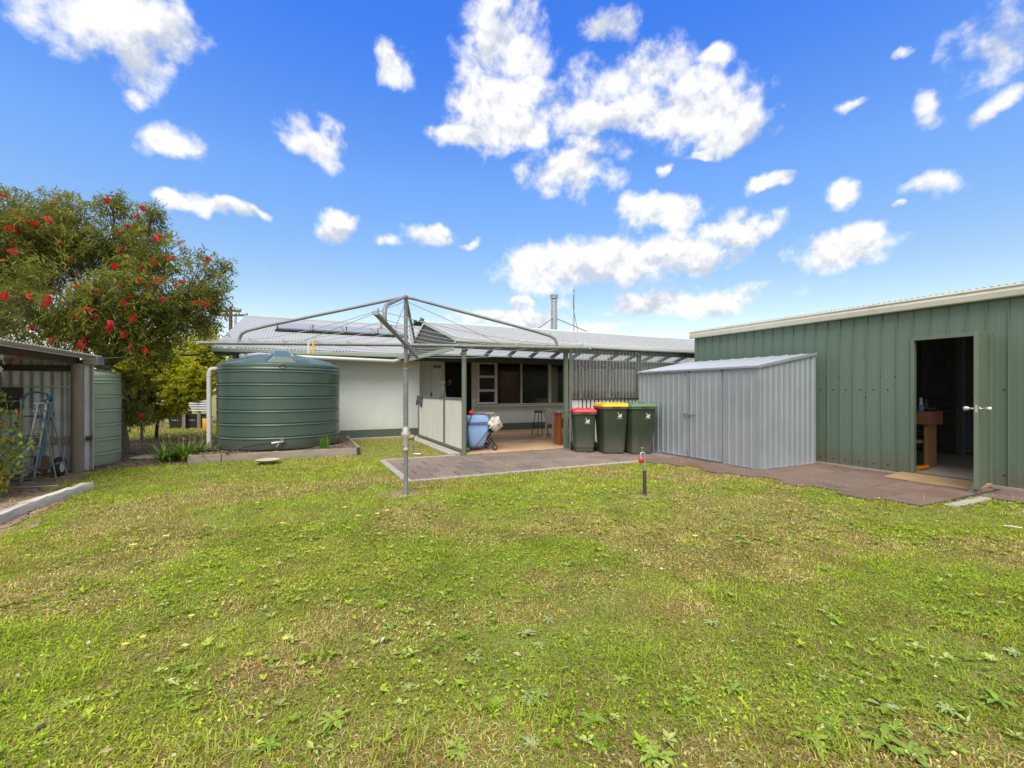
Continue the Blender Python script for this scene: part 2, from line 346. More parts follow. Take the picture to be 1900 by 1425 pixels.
m_dtimb  = mat('dark aged timber', (.055, .042, .034), .85, 0, .3, 8)
m_black  = mat('black plastic', (.012, .012, .013), .5, 0, .1, 8)
m_rubber = mat('black rubber', (.018, .018, .018), .75, 0, .2, 12)
m_binb   = mat('dark green bin plastic', (.028, .046, .024), .5, 0, .1, 3, obj=True, bump=.08, bscale=160, dirt=(.065, .07, .05), dscale=2.2, damt=.6, splash=(.11, .10, .08))
m_lred   = mat('red bin lid plastic', (.62, .022, .035), .42, 0, .08, 5, dirt=(.45, .08, .07), dscale=6)
m_lyel   = mat('yellow bin lid plastic', (.80, .42, .012), .42, 0, .06, 5)
m_lgrn   = mat('green bin lid plastic', (.095, .19, .08), .45, 0, .08, 5)
m_rim    = mat('pale olive bin rim', (.10, .13, .09), .5, 0, .08, 5)
m_logo   = mat('white print', (.66, .66, .64), .7, 0, .2, 60)
m_conc   = mat('pale concrete', (.36, .33, .28), .9, 0, .2, 7, bump=.4, bscale=70, dirt=(.22, .20, .16), dscale=3)
m_slab   = mat('dusty concrete floor', (.34, .29, .25), .85, 0, .2, 3, dirt=(.38, .34, .30), dscale=2, damt=.6)
m_tile   = mat('terracotta cream patio tile', (.40, .265, .155), .5, 0, .16, 1.5, dirt=(.50, .36, .23), dscale=1.1, damt=.6)
m_steelp = mat('bright aluminium', (.62, .63, .64), .32, .9, .08, 6)
m_blue   = mat('teal blue painted tube', (.035, .19, .30), .4, 0, .15, 10)
m_cloth  = mat('pale blue cloth', (.27, .43, .72), .85, 0, .08, 5, bump=.2, bscale=30)
m_bag    = mat('creamy white cloth bag', (.62, .60, .52), .9, 0, .12, 12, bump=.5, bscale=30)
m_wood   = mat('orange varnished timber', (.30, .085, .022), .42, 0, .2, 5, stretch=(1, 1, .12))
m_brwood = mat('brown shelf timber', (.30, .115, .055), .5, 0, .2, 5, stretch=(1, 1, .2))
m_ply    = mat('worn plywood', (.36, .24, .12), .8, 0, .2, 6, dirt=(.24, .20, .14), dscale=3, damt=.8, bump=.2)
m_pine   = mat('old pine timber', (.26, .13, .05), .7, 0, .25, 6, stretch=(1, 1, .2))
m_brick  = mat('red brown stained block', (.22, .095, .05), .8, 0, .25, 6)
m_wplast = mat('white moulded plastic', (.62, .60, .55), .45, 0, .05, 5)
m_orange = mat('orange plastic tube', (.75, .24, .012), .4, 0, .06, 5)
m_redp   = mat('red plastic', (.70, .03, .02), .4, 0, .1, 8)
m_brass  = mat('weathered brass', (.36, .29, .16), .45, .7, .2, 15)
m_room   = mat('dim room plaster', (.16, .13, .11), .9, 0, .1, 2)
m_dark   = mat('dark lining sheet', (.12, .13, .13), .6, 0, .1, 2)
m_curt   = mat('cream curtain', (.58, .55, .46), .9, 0, .06, 6)
m_cat    = mat('grey stone figure', (.13, .125, .125), .8, 0, .25, 14, bump=.4)
m_rag    = mat('blue grey rag', (.09, .115, .14), .95, 0, .3, 16, bump=.5)
m_stool  = mat('olive stool seat', (.13, .12, .04), .6, 0, .1, 5)
m_solar  = mat('solar panel glass', (.27, .29, .30), .38, .0, .04, 3)
m_slate  = mat('dark grey gable sheet', (.075, .085, .088), .6, 0, .15, 4)
m_wire   = mat('plastic coated wire', (.40, .41, .40), .5, 0, 0)
m_wpole  = mat('brown timber power pole', (.10, .075, .055), .9, 0, .2, 4)
m_stone  = mat('pale flat stone', (.30, .26, .21), .9, 0, .2, 5, bump=.4)
g_glass  = glassy('window glass', (.90, .92, .90), .55, .01, .0)
g_clear  = glassy('clear corrugated sheet', (.86, .88, .86), .95, .08, .03, haze=.22, hcol=(.72, .74, .70), wave=.1)
g_trans  = glassy('translucent roof sheet', (.85, .88, .88), .6, .2, .05, haze=.6, hcol=(.62, .65, .66))
# ------------------------------------------------------------------ ground, paving, lawn
def vnoise(x, y, f, seed):
    r = np.random.default_rng(seed); T = r.random((64, 64)); x = np.asarray(x)*f+seed*1.7; y = np.asarray(y)*f+seed*.9
    xi = np.floor(x).astype(int); yi = np.floor(y).astype(int); fx = x-xi; fy = y-yi; fx = fx*fx*(3-2*fx); fy = fy*fy*(3-2*fy)
    g = lambda a, b: T[a % 64, b % 64]
    return (g(xi, yi)*(1-fx)+g(xi+1, yi)*fx)*(1-fy)+(g(xi, yi+1)*(1-fx)+g(xi+1, yi+1)*fx)*fy
def fbm(x, y, f, seed): return (vnoise(x, y, f, seed)+.5*vnoise(x, y, f*2.1, seed+1)+.25*vnoise(x, y, f*4.3, seed+2))/1.75
HOIST = at(753, 6.05); TAP = at(1196, 5.96)
def path_edge(y):                                   # x where the side path begins
    y = np.asarray(y, float)
    return np.interp(y, [2.0, 2.62, 2.7, 3.3, 4.8, 5.8, 6.4, 6.75, 6.9], [8.1, 7.98, 7.05, 7.0, 6.90, 6.76, 6.56, 6.36, 6.15])
def is_lawn(x, y):
    w = (vnoise(x, y, 3.1, 5)-.5)*.10+(vnoise(x, y, 9, 6)-.5)*.05
    ok = np.ones_like(x, bool)
    ok &= ~((x > 1.5+w) & (y > 6.88+w) & (y < 9.02-w))                     # paving in front of the patio
    ok &= ~((x > path_edge(y)+.10+w) & (y <= 6.95))                            # side path
    ok &= ~((x > 2.92+w) & (y > 8.9))                                      # patio and its kerb
    ok &= ~((x > -1.85) & (x < 1.34) & (y > 10.28-x*.04))                  # tank bed
    ok &= y < 13.15+w
    ok &= ~((x < -1.6) & (y > 10.15+.12*x+.5+w*2))                         # mulch
    ok &= ~((x < -3.1+w*2) & (y > 8.0))                                    # inside the lean-to
    ok &= ~((x < -2.62+w) & (y > 6.2) & (y < 8.35+w))                      # planted bed
    ok &= ~((x < -2.5+w*2.5+(6.6-y)*.0) & (y > 5.6) & (y < 6.6))           # bare earth at the bed's end
    ok &= ~(np.hypot((x-HOIST[0])*.8, y-HOIST[1]) < .15+w)
    ok &= ~(np.hypot(x-TAP[0], y-TAP[1]) < .05+w)
    return ok
def ground_mat():
    m = bpy.data.materials.new('thatchy lawn soil'); m.use_nodes = True; t = m.node_tree; b = t.nodes['Principled BSDF']; L = t.links.new
    g = t.nodes.new('ShaderNodeNewGeometry'); cols = [((.125, .125, .030), (.085, .060, .028), 2.2), None]
    n1 = t.nodes.new('ShaderNodeTexNoise'); n1.inputs['Scale'].default_value = 2.2; n1.inputs['Detail'].default_value = 8; L(g.outputs[0], n1.inputs[0])
    n2 = t.nodes.new('ShaderNodeTexNoise'); n2.inputs['Scale'].default_value = 90; n2.inputs['Detail'].default_value = 4; L(g.outputs[0], n2.inputs[0])
    r = t.nodes.new('ShaderNodeValToRGB'); L(n1.outputs[0], r.inputs[0])
    e = r.color_ramp.elements; e[0].position = .35; e[0].color = (.22, .15, .055, 1); e[1].position = .62; e[1].color = (.21, .24, .045, 1)
    r2 = t.nodes.new('ShaderNodeMapRange'); L(n2.outputs[0], r2.inputs[0]); r2.inputs[1].default_value = .3; r2.inputs[2].default_value = .7; r2.inputs[3].default_value = .5; r2.inputs[4].default_value = 1.4
    mx = t.nodes.new('ShaderNodeMix'); mx.data_type = 'RGBA'; mx.blend_type = 'MULTIPLY'; mx.inputs[0].default_value = 1; L(r.outputs[0], mx.inputs[6]); L(r2.outputs[0], mx.inputs[7])
    L(mx.outputs[2], b.inputs['Base Color']); b.inputs['Roughness'].default_value = .95
    bp = t.nodes.new('ShaderNodeBump'); bp.inputs['Distance'].default_value = .02; L(n2.outputs[0], bp.inputs['Height']); L(bp.outputs[0], b.inputs['Normal'])
    return m
m_ground = ground_mat()
m_mulch = mat('bark mulch', (.115, .078, .052), .95, 0, .5, 40, dirt=(.20, .15, .11), dscale=30, damt=.7, bump=.8, bscale=70)
m_bare = mat('dry bare earth', (.25, .175, .11), .95, 0, .35, 25, dirt=(.13, .09, .05), dscale=8, damt=.6, bump=.6, bscale=60)
def poly_sheet(name, pts, z, m, **kw):
    o = MB().add([(x, y, z) for x, y in pts], [tuple(range(len(pts)))]).build(name, m); return tag(o, kind='structure')
MB().add([(-600, -600, 0), (600, -600, 0), (600, 600, 0), (-600, 600, 0)], [(0, 1, 2, 3)])
tag(MB().add([(-700, -700, 0), (700, -700, 0), (700, 700, 0), (-700, 700, 0)], [(0, 1, 2, 3)]).build('ground', m_ground), kind='structure')
poly_sheet('mulch_bed', [(-6.4, 9.6), (-3.2, 10.1), (-1.55, 10.36), (-1.45, 15.6), (-3.4, 16.2), (-7.5, 15.2)], .004, m_mulch)
poly_sheet('shed_earth', [(-6.2, 6.3), (-2.62, 6.3), (-2.62, 8.3), (-3.0, 8.5), (-3.1, 10.05), (-6.2, 10.05)], .008, m_bare)
poly_sheet('bare_earth', [(-4.2, 5.4), (-2.75, 5.5), (-2.35, 6.2), (-2.5, 6.7), (-2.62, 6.29), (-4.2, 6.29)], .006, m_bare)
th = [2*math.pi*i/20 for i in range(20)]
poly_sheet('hoist_earth', [(HOIST[0]+math.cos(a)*(.36+.05*math.sin(3*a)), HOIST[1]+math.sin(a)*(.27+.04*math.sin(5*a))) for a in th], .005, m_bare)
poly_sheet('tap_earth', [(TAP[0]+math.cos(a)*(.16+.03*math.sin(3*a)), TAP[1]+math.sin(a)*(.13+.03*math.sin(4*a))) for a in th], .005, m_bare)

def paver_mat(name, cols, stain, dark, ssc=.55):
    m = bpy.data.materials.new(name); m.use_nodes = True; t = m.node_tree; b = t.nodes['Principled BSDF']; L = t.links.new
    oi = t.nodes.new('ShaderNodeObjectInfo'); g = t.nodes.new('ShaderNodeNewGeometry')
    r = t.nodes.new('ShaderNodeValToRGB'); L(oi.outputs['Random'], r.inputs[0]); e = r.color_ramp.elements
    e[0].color = (*cols[0], 1); e[1].color = (*cols[-1], 1)
    for i, c in enumerate(cols[1:-1]): q = e.new((i+1)/(len(cols)-1)); q.color = (*c, 1)
    prev = r.outputs[0]
    for sc, col, lo, hi, amt in ((ssc, stain, .46, .66, .75), (1.7, dark, .52, .75, .7), (14, tuple(c*1.5 for c in cols[0]), .55, .8, .4)):
        n = t.nodes.new('ShaderNodeTexNoise'); n.inputs['Scale'].default_value = sc; n.inputs['Detail'].default_value = 8; n.inputs['Roughness'].default_value = .68; L(g.outputs[0], n.inputs[0])
        q = t.nodes.new('ShaderNodeMapRange'); q.interpolation_type = 'SMOOTHSTEP'; L(n.outputs[0], q.inputs[0]); q.inputs[1].default_value = lo; q.inputs[2].default_value = hi; q.inputs[4].default_value = amt
        mx = t.nodes.new('ShaderNodeMix'); mx.data_type = 'RGBA'; L(q.outputs[0], mx.inputs[0]); L(prev, mx.inputs[6]); mx.inputs[7].default_value = (*col, 1); prev = mx.outputs[2]
    L(prev, b.inputs['Base Color']); b.inputs['Roughness'].default_value = .85
    n = t.nodes.new('ShaderNodeTexNoise'); n.inputs['Scale'].default_value = 80; L(g.outputs[0], n.inputs[0])
    bp = t.nodes.new('ShaderNodeBump'); bp.inputs['Strength'].default_value = .4; bp.inputs['Distance'].default_value = .006; L(n.outputs[0], bp.inputs['Height']); L(bp.outputs[0], b.inputs['Normal'])
    return m
m_paver = paver_mat('mauve concrete paver', [(.175, .140, .115), (.225, .180, .15), (.145, .115, .095), (.25, .20, .165)], (.175, .135, .105), (.095, .075, .062))
m_paver2 = paver_mat('stained brown paver', [(.15, .105, .082), (.17, .12, .095), (.135, .095, .075), (.185, .135, .105)], (.15, .08, .05), (.065, .05, .045))
m_tilep = paver_mat('terracotta patio tile', [(.46, .30, .175), (.52, .35, .215), (.42, .265, .15), (.55, .385, .25)], (.38, .20, .10), (.27, .16, .09))
m_joint = mat('dark joint sand', (.035, .030, .022), .95, 0, .3, 20)
# paving: bedding sheet with one object for each slab
pv = MB()
pv.add([(1.6, 6.92, .008), (6.3, 6.92, .008), (6.3, 9.06, .008), (1.6, 9.06, .008)], [(0, 1, 2, 3)])
ys = np.linspace(2.68, 6.92, 22); pe = [(float(path_edge(v))+.06, float(v), .008) for v in ys]
pv.add([(8.93, 9.06, .008), (6.3, 9.06, .008), (6.3, 6.925, .008)]+pe[::-1]+[(8.93, 2.68, .008)], [tuple(range(len(pe)+4))])
pv.add([(8.02, -2, .008), (8.93, -2, .008), (8.93, 2.66, .008), (8.02, 2.66, .008)], [(0, 1, 2, 3)])
paving = tag(pv.build('paving', m_joint), kind='structure')
def slab(w, l, h, b=.006):
    q = MB(); q.frustum([(-w/2, -l/2, 0), (w/2, -l/2, 0), (w/2, l/2, 0), (-w/2, l/2, 0)], [(-w/2, -l/2, h-b), (w/2, -l/2, h-b), (w/2, l/2, h-b), (-w/2, l/2, h-b)])
    q.f = q.f[:1]+q.f[2:]; o = len(q.v)
    q.add([(-w/2, -l/2, h-b), (w/2, -l/2, h-b), (w/2, l/2, h-b), (-w/2, l/2, h-b), (-w/2+b, -l/2+b, h), (w/2-b, -l/2+b, h), (w/2-b, l/2-b, h), (-w/2+b, l/2-b, h)],
          [(4, 5, 6, 7), (0, 1, 5, 4), (1, 2, 6, 5), (2, 3, 7, 6), (3, 0, 4, 7)])
    return q
pm = slab(.378, .397, .024, .012).mesh('paver', m_paver); pm2 = slab(.384, .403, .024, .010).mesh('paver_stained', m_paver2)
def lay(me, x, y, z, parent, name, tilt=.006):
    o = bpy.data.objects.new(name, me); COL.objects.link(o); o.parent = parent; o.location = (x, y, z+random.uniform(-.0025, .0025))
    o.rotation_euler = (random.uniform(-tilt, tilt), random.uniform(-tilt, tilt), random.uniform(-.008, .008)); return o
hm = slab(.178, .397, .024, .012).mesh('paver_half', m_paver)
for j in (1, 3): lay(hm, 1.70, 7.13+j*.42, .007, paving, 'paver')
for j in range(5):
    y = 7.13+j*.42
    for i in range(19):
        x = 1.80+i*.40+(.2 if j % 2 else 0)-.0
        if x > 8.75 or (x > 7.3 and y > 5.3 and y < 7.9): continue
        lay(pm, x, y, .007, paving, 'paver')
for j in range(10):
    y = 6.71-j*.42
    for i in range(7):
        x = 6.33+i*.40+(.2 if j % 2 else 0)
        if x > 8.78 or x < float(path_edge(y))-.30 or (x > 7.3 and y > 5.3): continue
        lay(pm2, x, y, .007, paving, 'paver')
for j in range(11):
    for i in range(2): lay(pm2, 8.24+i*.40, 2.46-j*.42, .007, paving, 'paver')
def kerb(name, x0, x1, y0, y1, h=.035):
    return tag(MB().box(x0, x1, y0, y1, -.05, h).build(name, m_conc, bevel=.006), kind='structure')
kerb('paving_edge', 1.48, 1.598, 6.80, 9.06)
kerb('paving_edge', 1.602, 3.05, 9.062, 9.14)
kerb('paving_edge', 1.602, 6.2, 6.82, 6.915, .022)
kerb('path_edge', 7.05, 8.0, 2.52, 2.64, .024)
kerb('patio_edge', 2.92, 3.19, 9.16, 13.42, .06)
kerb('wall_footing', -1.4, 2.915, 13.36, 13.46, .05)
# patio floor of tiles
pf = tag(MB().box(3.2, 9.4, 9.08, 14.06, -.05, .02).build('patio_floor', m_joint), kind='structure')
tm = slab(.405, .405, .018, .006).mesh('floor_tile', m_tilep)
for i in range(14):
    for j in range(12): lay(tm, 3.42+i*.42, 9.30+j*.42, .0195, pf, 'floor_tile', .002)

# ------------------------------------------------------------------ green workshop
GX, GY0, GY1 = 8.95, -2.0, 8.07
DY0, DY1, DZ = 2.86, 3.71, 2.19
gs = thing('workshop', 'long green ribbed steel workshop with a cream barge and an open side door', 'workshop', (GX, 3.5, 0))
TRIM = [(0, .0), (.30, .0), (.315, .0022), (.335, .0022), (.35, 0), (.60, 0), (.615, .0022), (.635, .0022), (.65, 0), (.885, 0), (.905, .024), (.945, .024), (.965, 0), (.999, 0)]
def wall_sheet(y0, y1, z0, z1):
    MB().sheet((GX, y1, z0), (0, y0-y1, 0), (0, 0, z1-z0), (-1, 0, 0), TRIM, .215, phase=(y1-DY1) % .215).build('wall_sheet', m_green, gs, smooth=30)
y = DY1
while y < GY1-.01: wall_sheet(y, min(y+.86, GY1), .055, 2.72); y += .86
y = DY0
while y > GY0+.01: wall_sheet(max(y-.86, GY0), y, .055, 2.72); y -= .86
wall_sheet(DY0, DY1, DZ+.05, 2.72)
MB().box(GX-.045, 13.0, GY0, GY1+.04, -.05, .05).build('floor_slab', m_slab, gs)
fas = MB(); fas.prism([(GX-.11, 2.69), (GX-.085, 2.675), (GX-.06, 2.69), (GX+.02, 2.70), (GX+.02, 2.855), (GX-.10, 2.855), (GX-.115, 2.83), (GX-.10, 2.80), (GX-.115, 2.77)], GY0, GY1+.12, 'y')
fas.build('barge_board', m_cream, gs, bevel=.004)
MB().sheet((GX-.06, GY0, 2.862), (0, GY1-GY0+.1, 0), (4.2, 0, .45), (0, 0, 1), sine(.009), .076).build('roof', m_roof, gs, smooth=50)
MB().sheet((GX+.02, GY1, .05), (4.0, 0, 0), (0, 0, 2.78), (0, 1, 0), TRIM, .215).build('end_wall', m_green, gs)
MB().box(GX-.032, GX+.03, GY1-.035, GY1+.035, .05, 2.69).build('corner_flashing', m_green, gs, bevel=.004)
iw = MB(); iw.sheet((12.6, GY0, .05), (0, GY1-GY0, 0), (0, 0, 3.0), (-1, 0, 0), TRIM, .215); iw.build('back_wall', m_dark, gs)
MB().sheet((12.55, 1.2, .1), (0, 0, 1.12), (0, 4.6, 0), (-1, 0, 0), sine(.012), .09).build('lower_lining', m_dark, gs, smooth=60)
MB().box(GX+.03, 12.6, 6.0, 6.05, .05, 2.80).build('partition', m_dark, gs)
for yy in (1.4, 4.35): MB().box(12.42, 12.53, yy, yy+.10, .05, 2.95).build('steel_column', m_dark, gs)
MB().box(12.46, 12.54, GY0, 6.0, 1.32, 1.38).build('wall_girt', m_dark, gs)
MB().box(GX-.03, GX+.05, DY1-.002, DY1+.045, .05, DZ+.045).build('door_jamb', m_greent, gs, bevel=.003)
MB().box(GX-.03, GX+.05, DY0-.045, DY0+.002, .05, DZ+.045).build('door_jamb', m_greent, gs, bevel=.003)
MB().box(GX-.034, GX+.05, DY0+.004, DY1-.004, DZ, DZ+.05).build('door_head', m_greent, gs, bevel=.003)
MB().box(GX-.02, GX+.04, DY0+.005, DY1-.005, .052, .085).build('door_sill', m_greent, gs)
sc = MB()
for yy in np.arange(3.95, 8.0, .107):
    for zz in ((1.27, 1.62) if int(round(yy/.107)) % 2 else (.14, 1.40)):
        a = yy+random.uniform(-.012, .012); sc.box(GX-.010, GX+.002, a, a+.017, zz, zz+.017)
for yy in np.arange(-1.9, 2.8, .215):
    for zz in (.2, 1.4): sc.box(GX-.008, GX+.002, yy+.07, yy+.087, zz, zz+.017)
tag(sc.build('screw_heads', m_black, gs), kind='stuff')
# door leaf, standing open
dl = MB(); L_ = .80; hinge = Vector((GX-.03, DY0+.01, 0)); dv = Vector((8.15-8.92, 2.715-2.87, 0)).normalized(); nv = Vector((-dv.y, dv.x, 0))
def dpt(a, b, z): p = hinge+dv*a+nv*b; return (p.x, p.y, z)
def dbox(q, a0, a1, b0, b1, z0, z1): q.frustum([dpt(a0, b0, z0), dpt(a1, b0, z0), dpt(a1, b1, z0), dpt(a0, b1, z0)], [dpt(a0, b0, z1), dpt(a1, b0, z1), dpt(a1, b1, z1), dpt(a0, b1, z1)]); return q
door = dbox(MB(), .02, L_, -.018, .018, .085, 2.19).build('door', m_greent, gs, bevel=.004)
dbox(MB(), L_, L_+.006, -.024, .024, .085, 2.19).build('edge_strip', m_greent, door)
hp = dpt(L_-.07, 0, 1.15)
for s in (1, -1):
    q = MB(); pr = [(.034, 0), (.034, .008), (.013, .014), (.012, .035), (.022, .05), (.031, .075), (.034, .10), (.026, .112), (.001, .114)]
    rings = []; nn = 16
    for r_, z_ in pr:
        for k in range(nn):
            a = 2*math.pi*k/nn; p = Vector(hp)+dv*(r_*math.cos(a))+Vector((0, 0, r_*math.sin(a)))+nv*(s*(.021+z_)); q.v.append(tuple(p))
    for i in range(len(pr)-1):
        for k in range(nn): q.f.append((i*nn+k, i*nn+(k+1) % nn, (i+1)*nn+(k+1) % nn, (i+1)*nn+k))
    q.build('door_knob', m_steelp, door, smooth=50)
dbox(MB(), L_+.006, L_+.009, -.012, .012, 1.10, 1.20).build('latch_plate', m_steelp, door)
st = MB(); a = dpt(L_-.12, -.05, 0); st.tube([(a[0], a[1], .03), (a[0], a[1], .10), dpt(L_-.12, -.02, .16)], .012, 8); st.box(a[0]-.04, a[0]+.04, a[1]-.03, a[1]+.03, .028, .05)
tag(st.build('door_stop', m_galv), 'small rusty metal door stop under the free edge of the workshop door', 'door stop')
ra = MB(); ra.frustum([(8.34, 2.80, .028), (8.90, 2.80, .028), (8.90, 3.86, .028), (8.34, 3.86, .028)], [(8.34, 2.80, .045), (8.90, 2.80, .075), (8.90, 3.86, .075), (8.34, 3.86, .045)])
tag(ra.build('door_ramp', m_ply, bevel=.003), 'worn plywood ramp board lying before the open workshop door', 'ramp')
# things inside the workshop
bn = thing('workbench', 'brown timber workbench with a thick block top just inside the workshop door', 'workbench', (10.0, 4.4, .05))
MB().box(9.80, 10.27, 3.85, 5.3, .80, 1.03).build('bench_top', m_brick, bn, bevel=.012)
MB().box(9.84, 10.16, 3.90, 3.95, .05, .80).build('leg', m_pine, bn, bevel=.003)
MB().box(9.84, 10.16, 5.2, 5.25, .05, .80).build('leg', m_pine, bn, bevel=.003)
MB().box(9.70, 10.12, 3.96, 5.19, .48, .52).build('shelf', m_pine, bn, bevel=.003)
tag(MB().lathe([(.035, -.02), (.035, .26), (.038, .26), (.038, .31), (.034, .31), (.03, .30)], (9.42, 3.86, .09), 20, axis='x').build('plastic_tube', m_orange, smooth=40), 'orange plastic tube lying on the workshop floor', 'tube')
q = thing('grinder', 'small black bench tool standing on the brown workbench', 'tool', (10.02, 4.0, 1.03))
MB().box(9.93, 10.10, 3.94, 4.06, 1.03, 1.06).build('base', m_black, q, bevel=.004); MB().lathe([(.055, 1.06), (.06, 1.12), (.04, 1.17), (.045, 1.24), (.02, 1.27)], (10.0, 4.0, 0), 16).build('body', m_black, q, smooth=40)
MB().tube([(9.95, 3.93, 1.075), (10.2, 3.93, 1.08)], .010).build('handle', m_steelp, q)
q = thing('spray_bottle', 'white and teal bottle on the workbench beside the black tool', 'bottle', (9.84, 3.97, 1.03))
MB().lathe([(.04, 1.03), (.045, 1.05), (.045, 1.12), (.03, 1.15)], (9.86, 4.0, 0), 14).build('body', m_blue, q, smooth=40); MB().lathe([(.03, 1.15), (.02, 1.20), (.022, 1.26), (.01, 1.27)], (9.86, 4.0, 0), 14).build('cap', m_wplast, q, smooth=40)
q = thing('grey_bucket', 'grey plastic bucket on the workshop floor beside the door leaf', 'bucket', (10.6, 3.32, .05))
MB().lathe([(.12, .05), (.15, .36), (.14, .36), (.11, .08)], (10.6, 3.32, 0), 24).build('tub', m_galv, q, smooth=40); MB().lathe([(.165, .36), (.165, .39), (.10, .41)], (10.6, 3.32, 0), 24).build('lid', m_galv, q, smooth=40)

# ------------------------------------------------------------------ silver garden shed
SX0, SX1, SY0, SY1 = 7.16, 8.68, 5.10, 8.08; SZ0, SZ1 = 1.81, 2.07
ss = thing('garden_shed', 'silver zincalume lean-to garden shed with ribbed double doors', 'shed', (7.9, 6.6, .02))
RIB = [(0, 0), (.80, 0), (.84, .017), (.94, .017), (.98, 0), (.999, 0)]
def ssheet(name, p0, u, v, n, parent=ss, m=m_zinc, ph=.0): return MB().sheet(p0, u, v, n, RIB, .149, phase=ph).build(name, m, parent, smooth=30)
DA, DB, DC = 5.85, 6.61, 7.37
ssheet('front_panel', (SX0, DA, .05), (0, SY0-DA, 0), (0, 0, SZ0-.05), (-1, 0, 0))
ssheet('front_panel', (SX0, SY1, .05), (0, DC-SY1, 0), (0, 0, SZ0-.05), (-1, 0, 0))
MB().frustum([(SX0, SY0, .05), (SX1, SY0, .05), (SX1, SY0+.002, .05), (SX0, SY0+.002, .05)], [(SX0, SY0, SZ0), (SX1, SY0, SZ1), (SX1, SY0+.002, SZ1), (SX0, SY0+.002, SZ0)])
def side(yv, sgn):
    q = MB(); q.sheet((SX0, yv, .05), (SX1-SX0, 0, 0), (0, 0, 1), (0, sgn, 0), RIB, .149)
    q.v = [(x, y_, z if z < .5 else SZ0+(SZ1-SZ0)*(x-SX0)/(SX1-SX0)-.004) for x, y_, z in q.v]; return q.build('side_panel', m_zinc, ss, smooth=30)
side(SY0, -1); side(SY1, 1)
MB().sheet((SX1, SY0, .05), (0, SY1-SY0, 0), (0, 0, SZ1-.05), (1, 0, 0), RIB, .149).build('back_panel', m_zinc, ss, smooth=30)
rf = MB(); rf.sheet((SX0-.05, SY0-.03, SZ0+.004), (0, SY1-SY0+.06, 0), (SX1-SX0+.07, 0, SZ1-SZ0+.012), (0, 0, 1), [(a, h*.7) for a, h in RIB], .298); rf.build('roof', m_zroof, ss, smooth=30)
for yv, w_ in ((SY0-.034, .012), (SY1+.022, .012)):
    MB().frustum([(SX0-.055, yv, SZ0-.03), (SX1+.022, yv, SZ1-.022), (SX1+.022, yv+w_, SZ1-.022), (SX0-.055, yv+w_, SZ0-.03)], [(SX0-.055, yv, SZ0+.016), (SX1+.022, yv, SZ1+.03), (SX1+.022, yv+w_, SZ1+.03), (SX0-.055, yv+w_, SZ0+.016)]).build('roof_trim', m_zinc, ss)
MB().box(SX0-.058, SX0-.045, SY0-.03, SY1+.03, SZ0-.022, SZ0+.012).build('eave_trim', m_zinc, ss)
MB().box(SX0-.018, SX1+.018, SY0-.018, SY1+.018, .018, .052).build('base_rail', m_galv, ss)
for (x, y_) in ((SX0, SY0), (SX1, SY0), (SX0, SY1)):
    MB().box(x-.016, x+.016, y_-.016, y_+.016, .052, (SZ0 if x < 8 else SZ1)-.012).build('corner_post', m_zinc, ss, bevel=.003)
for (a, b) in ((DA, DB), (DB, DC)):
    d_ = ssheet('door', (SX0-.012, b-.014, .07), (0, a-b+.028, 0), (0, 0, SZ0-.13), (-1, 0, 0), ph=.02)
    for e0 in (a+.012, b-.032): MB().box(SX0-.030, SX0-.002, e0, e0+.02, .066, SZ0-.055).build('stile', m_zinc, d_)
    for z0 in (.062, SZ0-.055): MB().box(SX0-.0285, SX0-.003, a+.0325, b-.0325, z0, z0+.02).build('door_rail', m_zinc, d_)
for e0 in (DA, DB, DC): MB().box(SX0-.004, SX0+.004, e0-.013, e0+.013, .054, SZ0-.036).build('door_gap_shade', m_pole, ss)  # dark strips standing in for the shade inside the door gaps
MB().box(SX0-.022, SX0-.002, SY0+.02, SY1-.02, SZ0-.034, SZ0-.002).build('head_rail', m_zinc, ss)
bo = MB(); bo.tube([(SX0-.045, DB-.14, .91), (SX0-.045, DB+.13, .91)], .008); 
for yy in (DB-.12, DB-.03, DB+.04, DB+.11): bo.box(SX0-.056, SX0-.028, yy-.012, yy+.012, .89, .93)
bo.tube([(SX0-.05, DB+.035, .91), (SX0-.08, DB+.035, .87)], .007); bo.build('slide_bolt', m_pole, ss)
MB().box(SX0-.05, SX0-.02, DB+.02, DB+.06, .15, .19).build('bottom_bolt', m_steelp, ss); MB().tube([(SX0-.035, DB+.10, SZ0-.07), (SX0-.035, DB+.10, SZ0-.13)], .008).build('top_bolt', m_pole, ss)
sw = MB()
for yy in np.arange(SY0+.12, SY1, .298): sw.lathe([(.012, 0), (.012, .006), (.004, .011)], (SX1-.03, yy, SZ1+.014), 8)
tag(sw.build('screw_heads', m_pole, ss), kind='stuff')
# ------------------------------------------------------------------ house
HX0, HY, RY = -1.45, 13.5, 14.1          # left wall end, front wall, recessed wall behind the patio
EV, EZ, RDY, RDZ = 13.02, 2.44, 20.9, 4.34
hs = thing('house', 'low white house with a corrugated grey iron roof and solar panels', 'house', (3.0, 14.0, 0))
MB().box(HX0, 3.40, HY, HY+.2, .26, 2.42).build('wall', m_white, hs, bevel=.01)
MB().box(HX0-.02, 3.41, HY-.018, HY+.19, -.05, .26).build('plinth', m_plinth, hs)
MB().box(HX0, HX0+.2, HY+.201, 20.0, 0, 2.42).build('wall', m_white, hs)
MB().box(3.20, 3.40, HY+.201, RY+.2, .0, 2.42).build('wall', m_white, hs)
MB().box(3.402, 4.36, RY, RY+.2, .02, 2.42).build('wall', m_white, hs)
WX0, WX1, WZ0, WZ1 = 5.46, 12.3, .92, 2.34
MB().box(5.36, 17, RY, RY+.2, .27, WZ0-.07).build('wall', m_white, hs)
MB().box(5.36, 17, RY-.015, RY+.19, -.02, .27).build('plinth', m_plinth, hs)
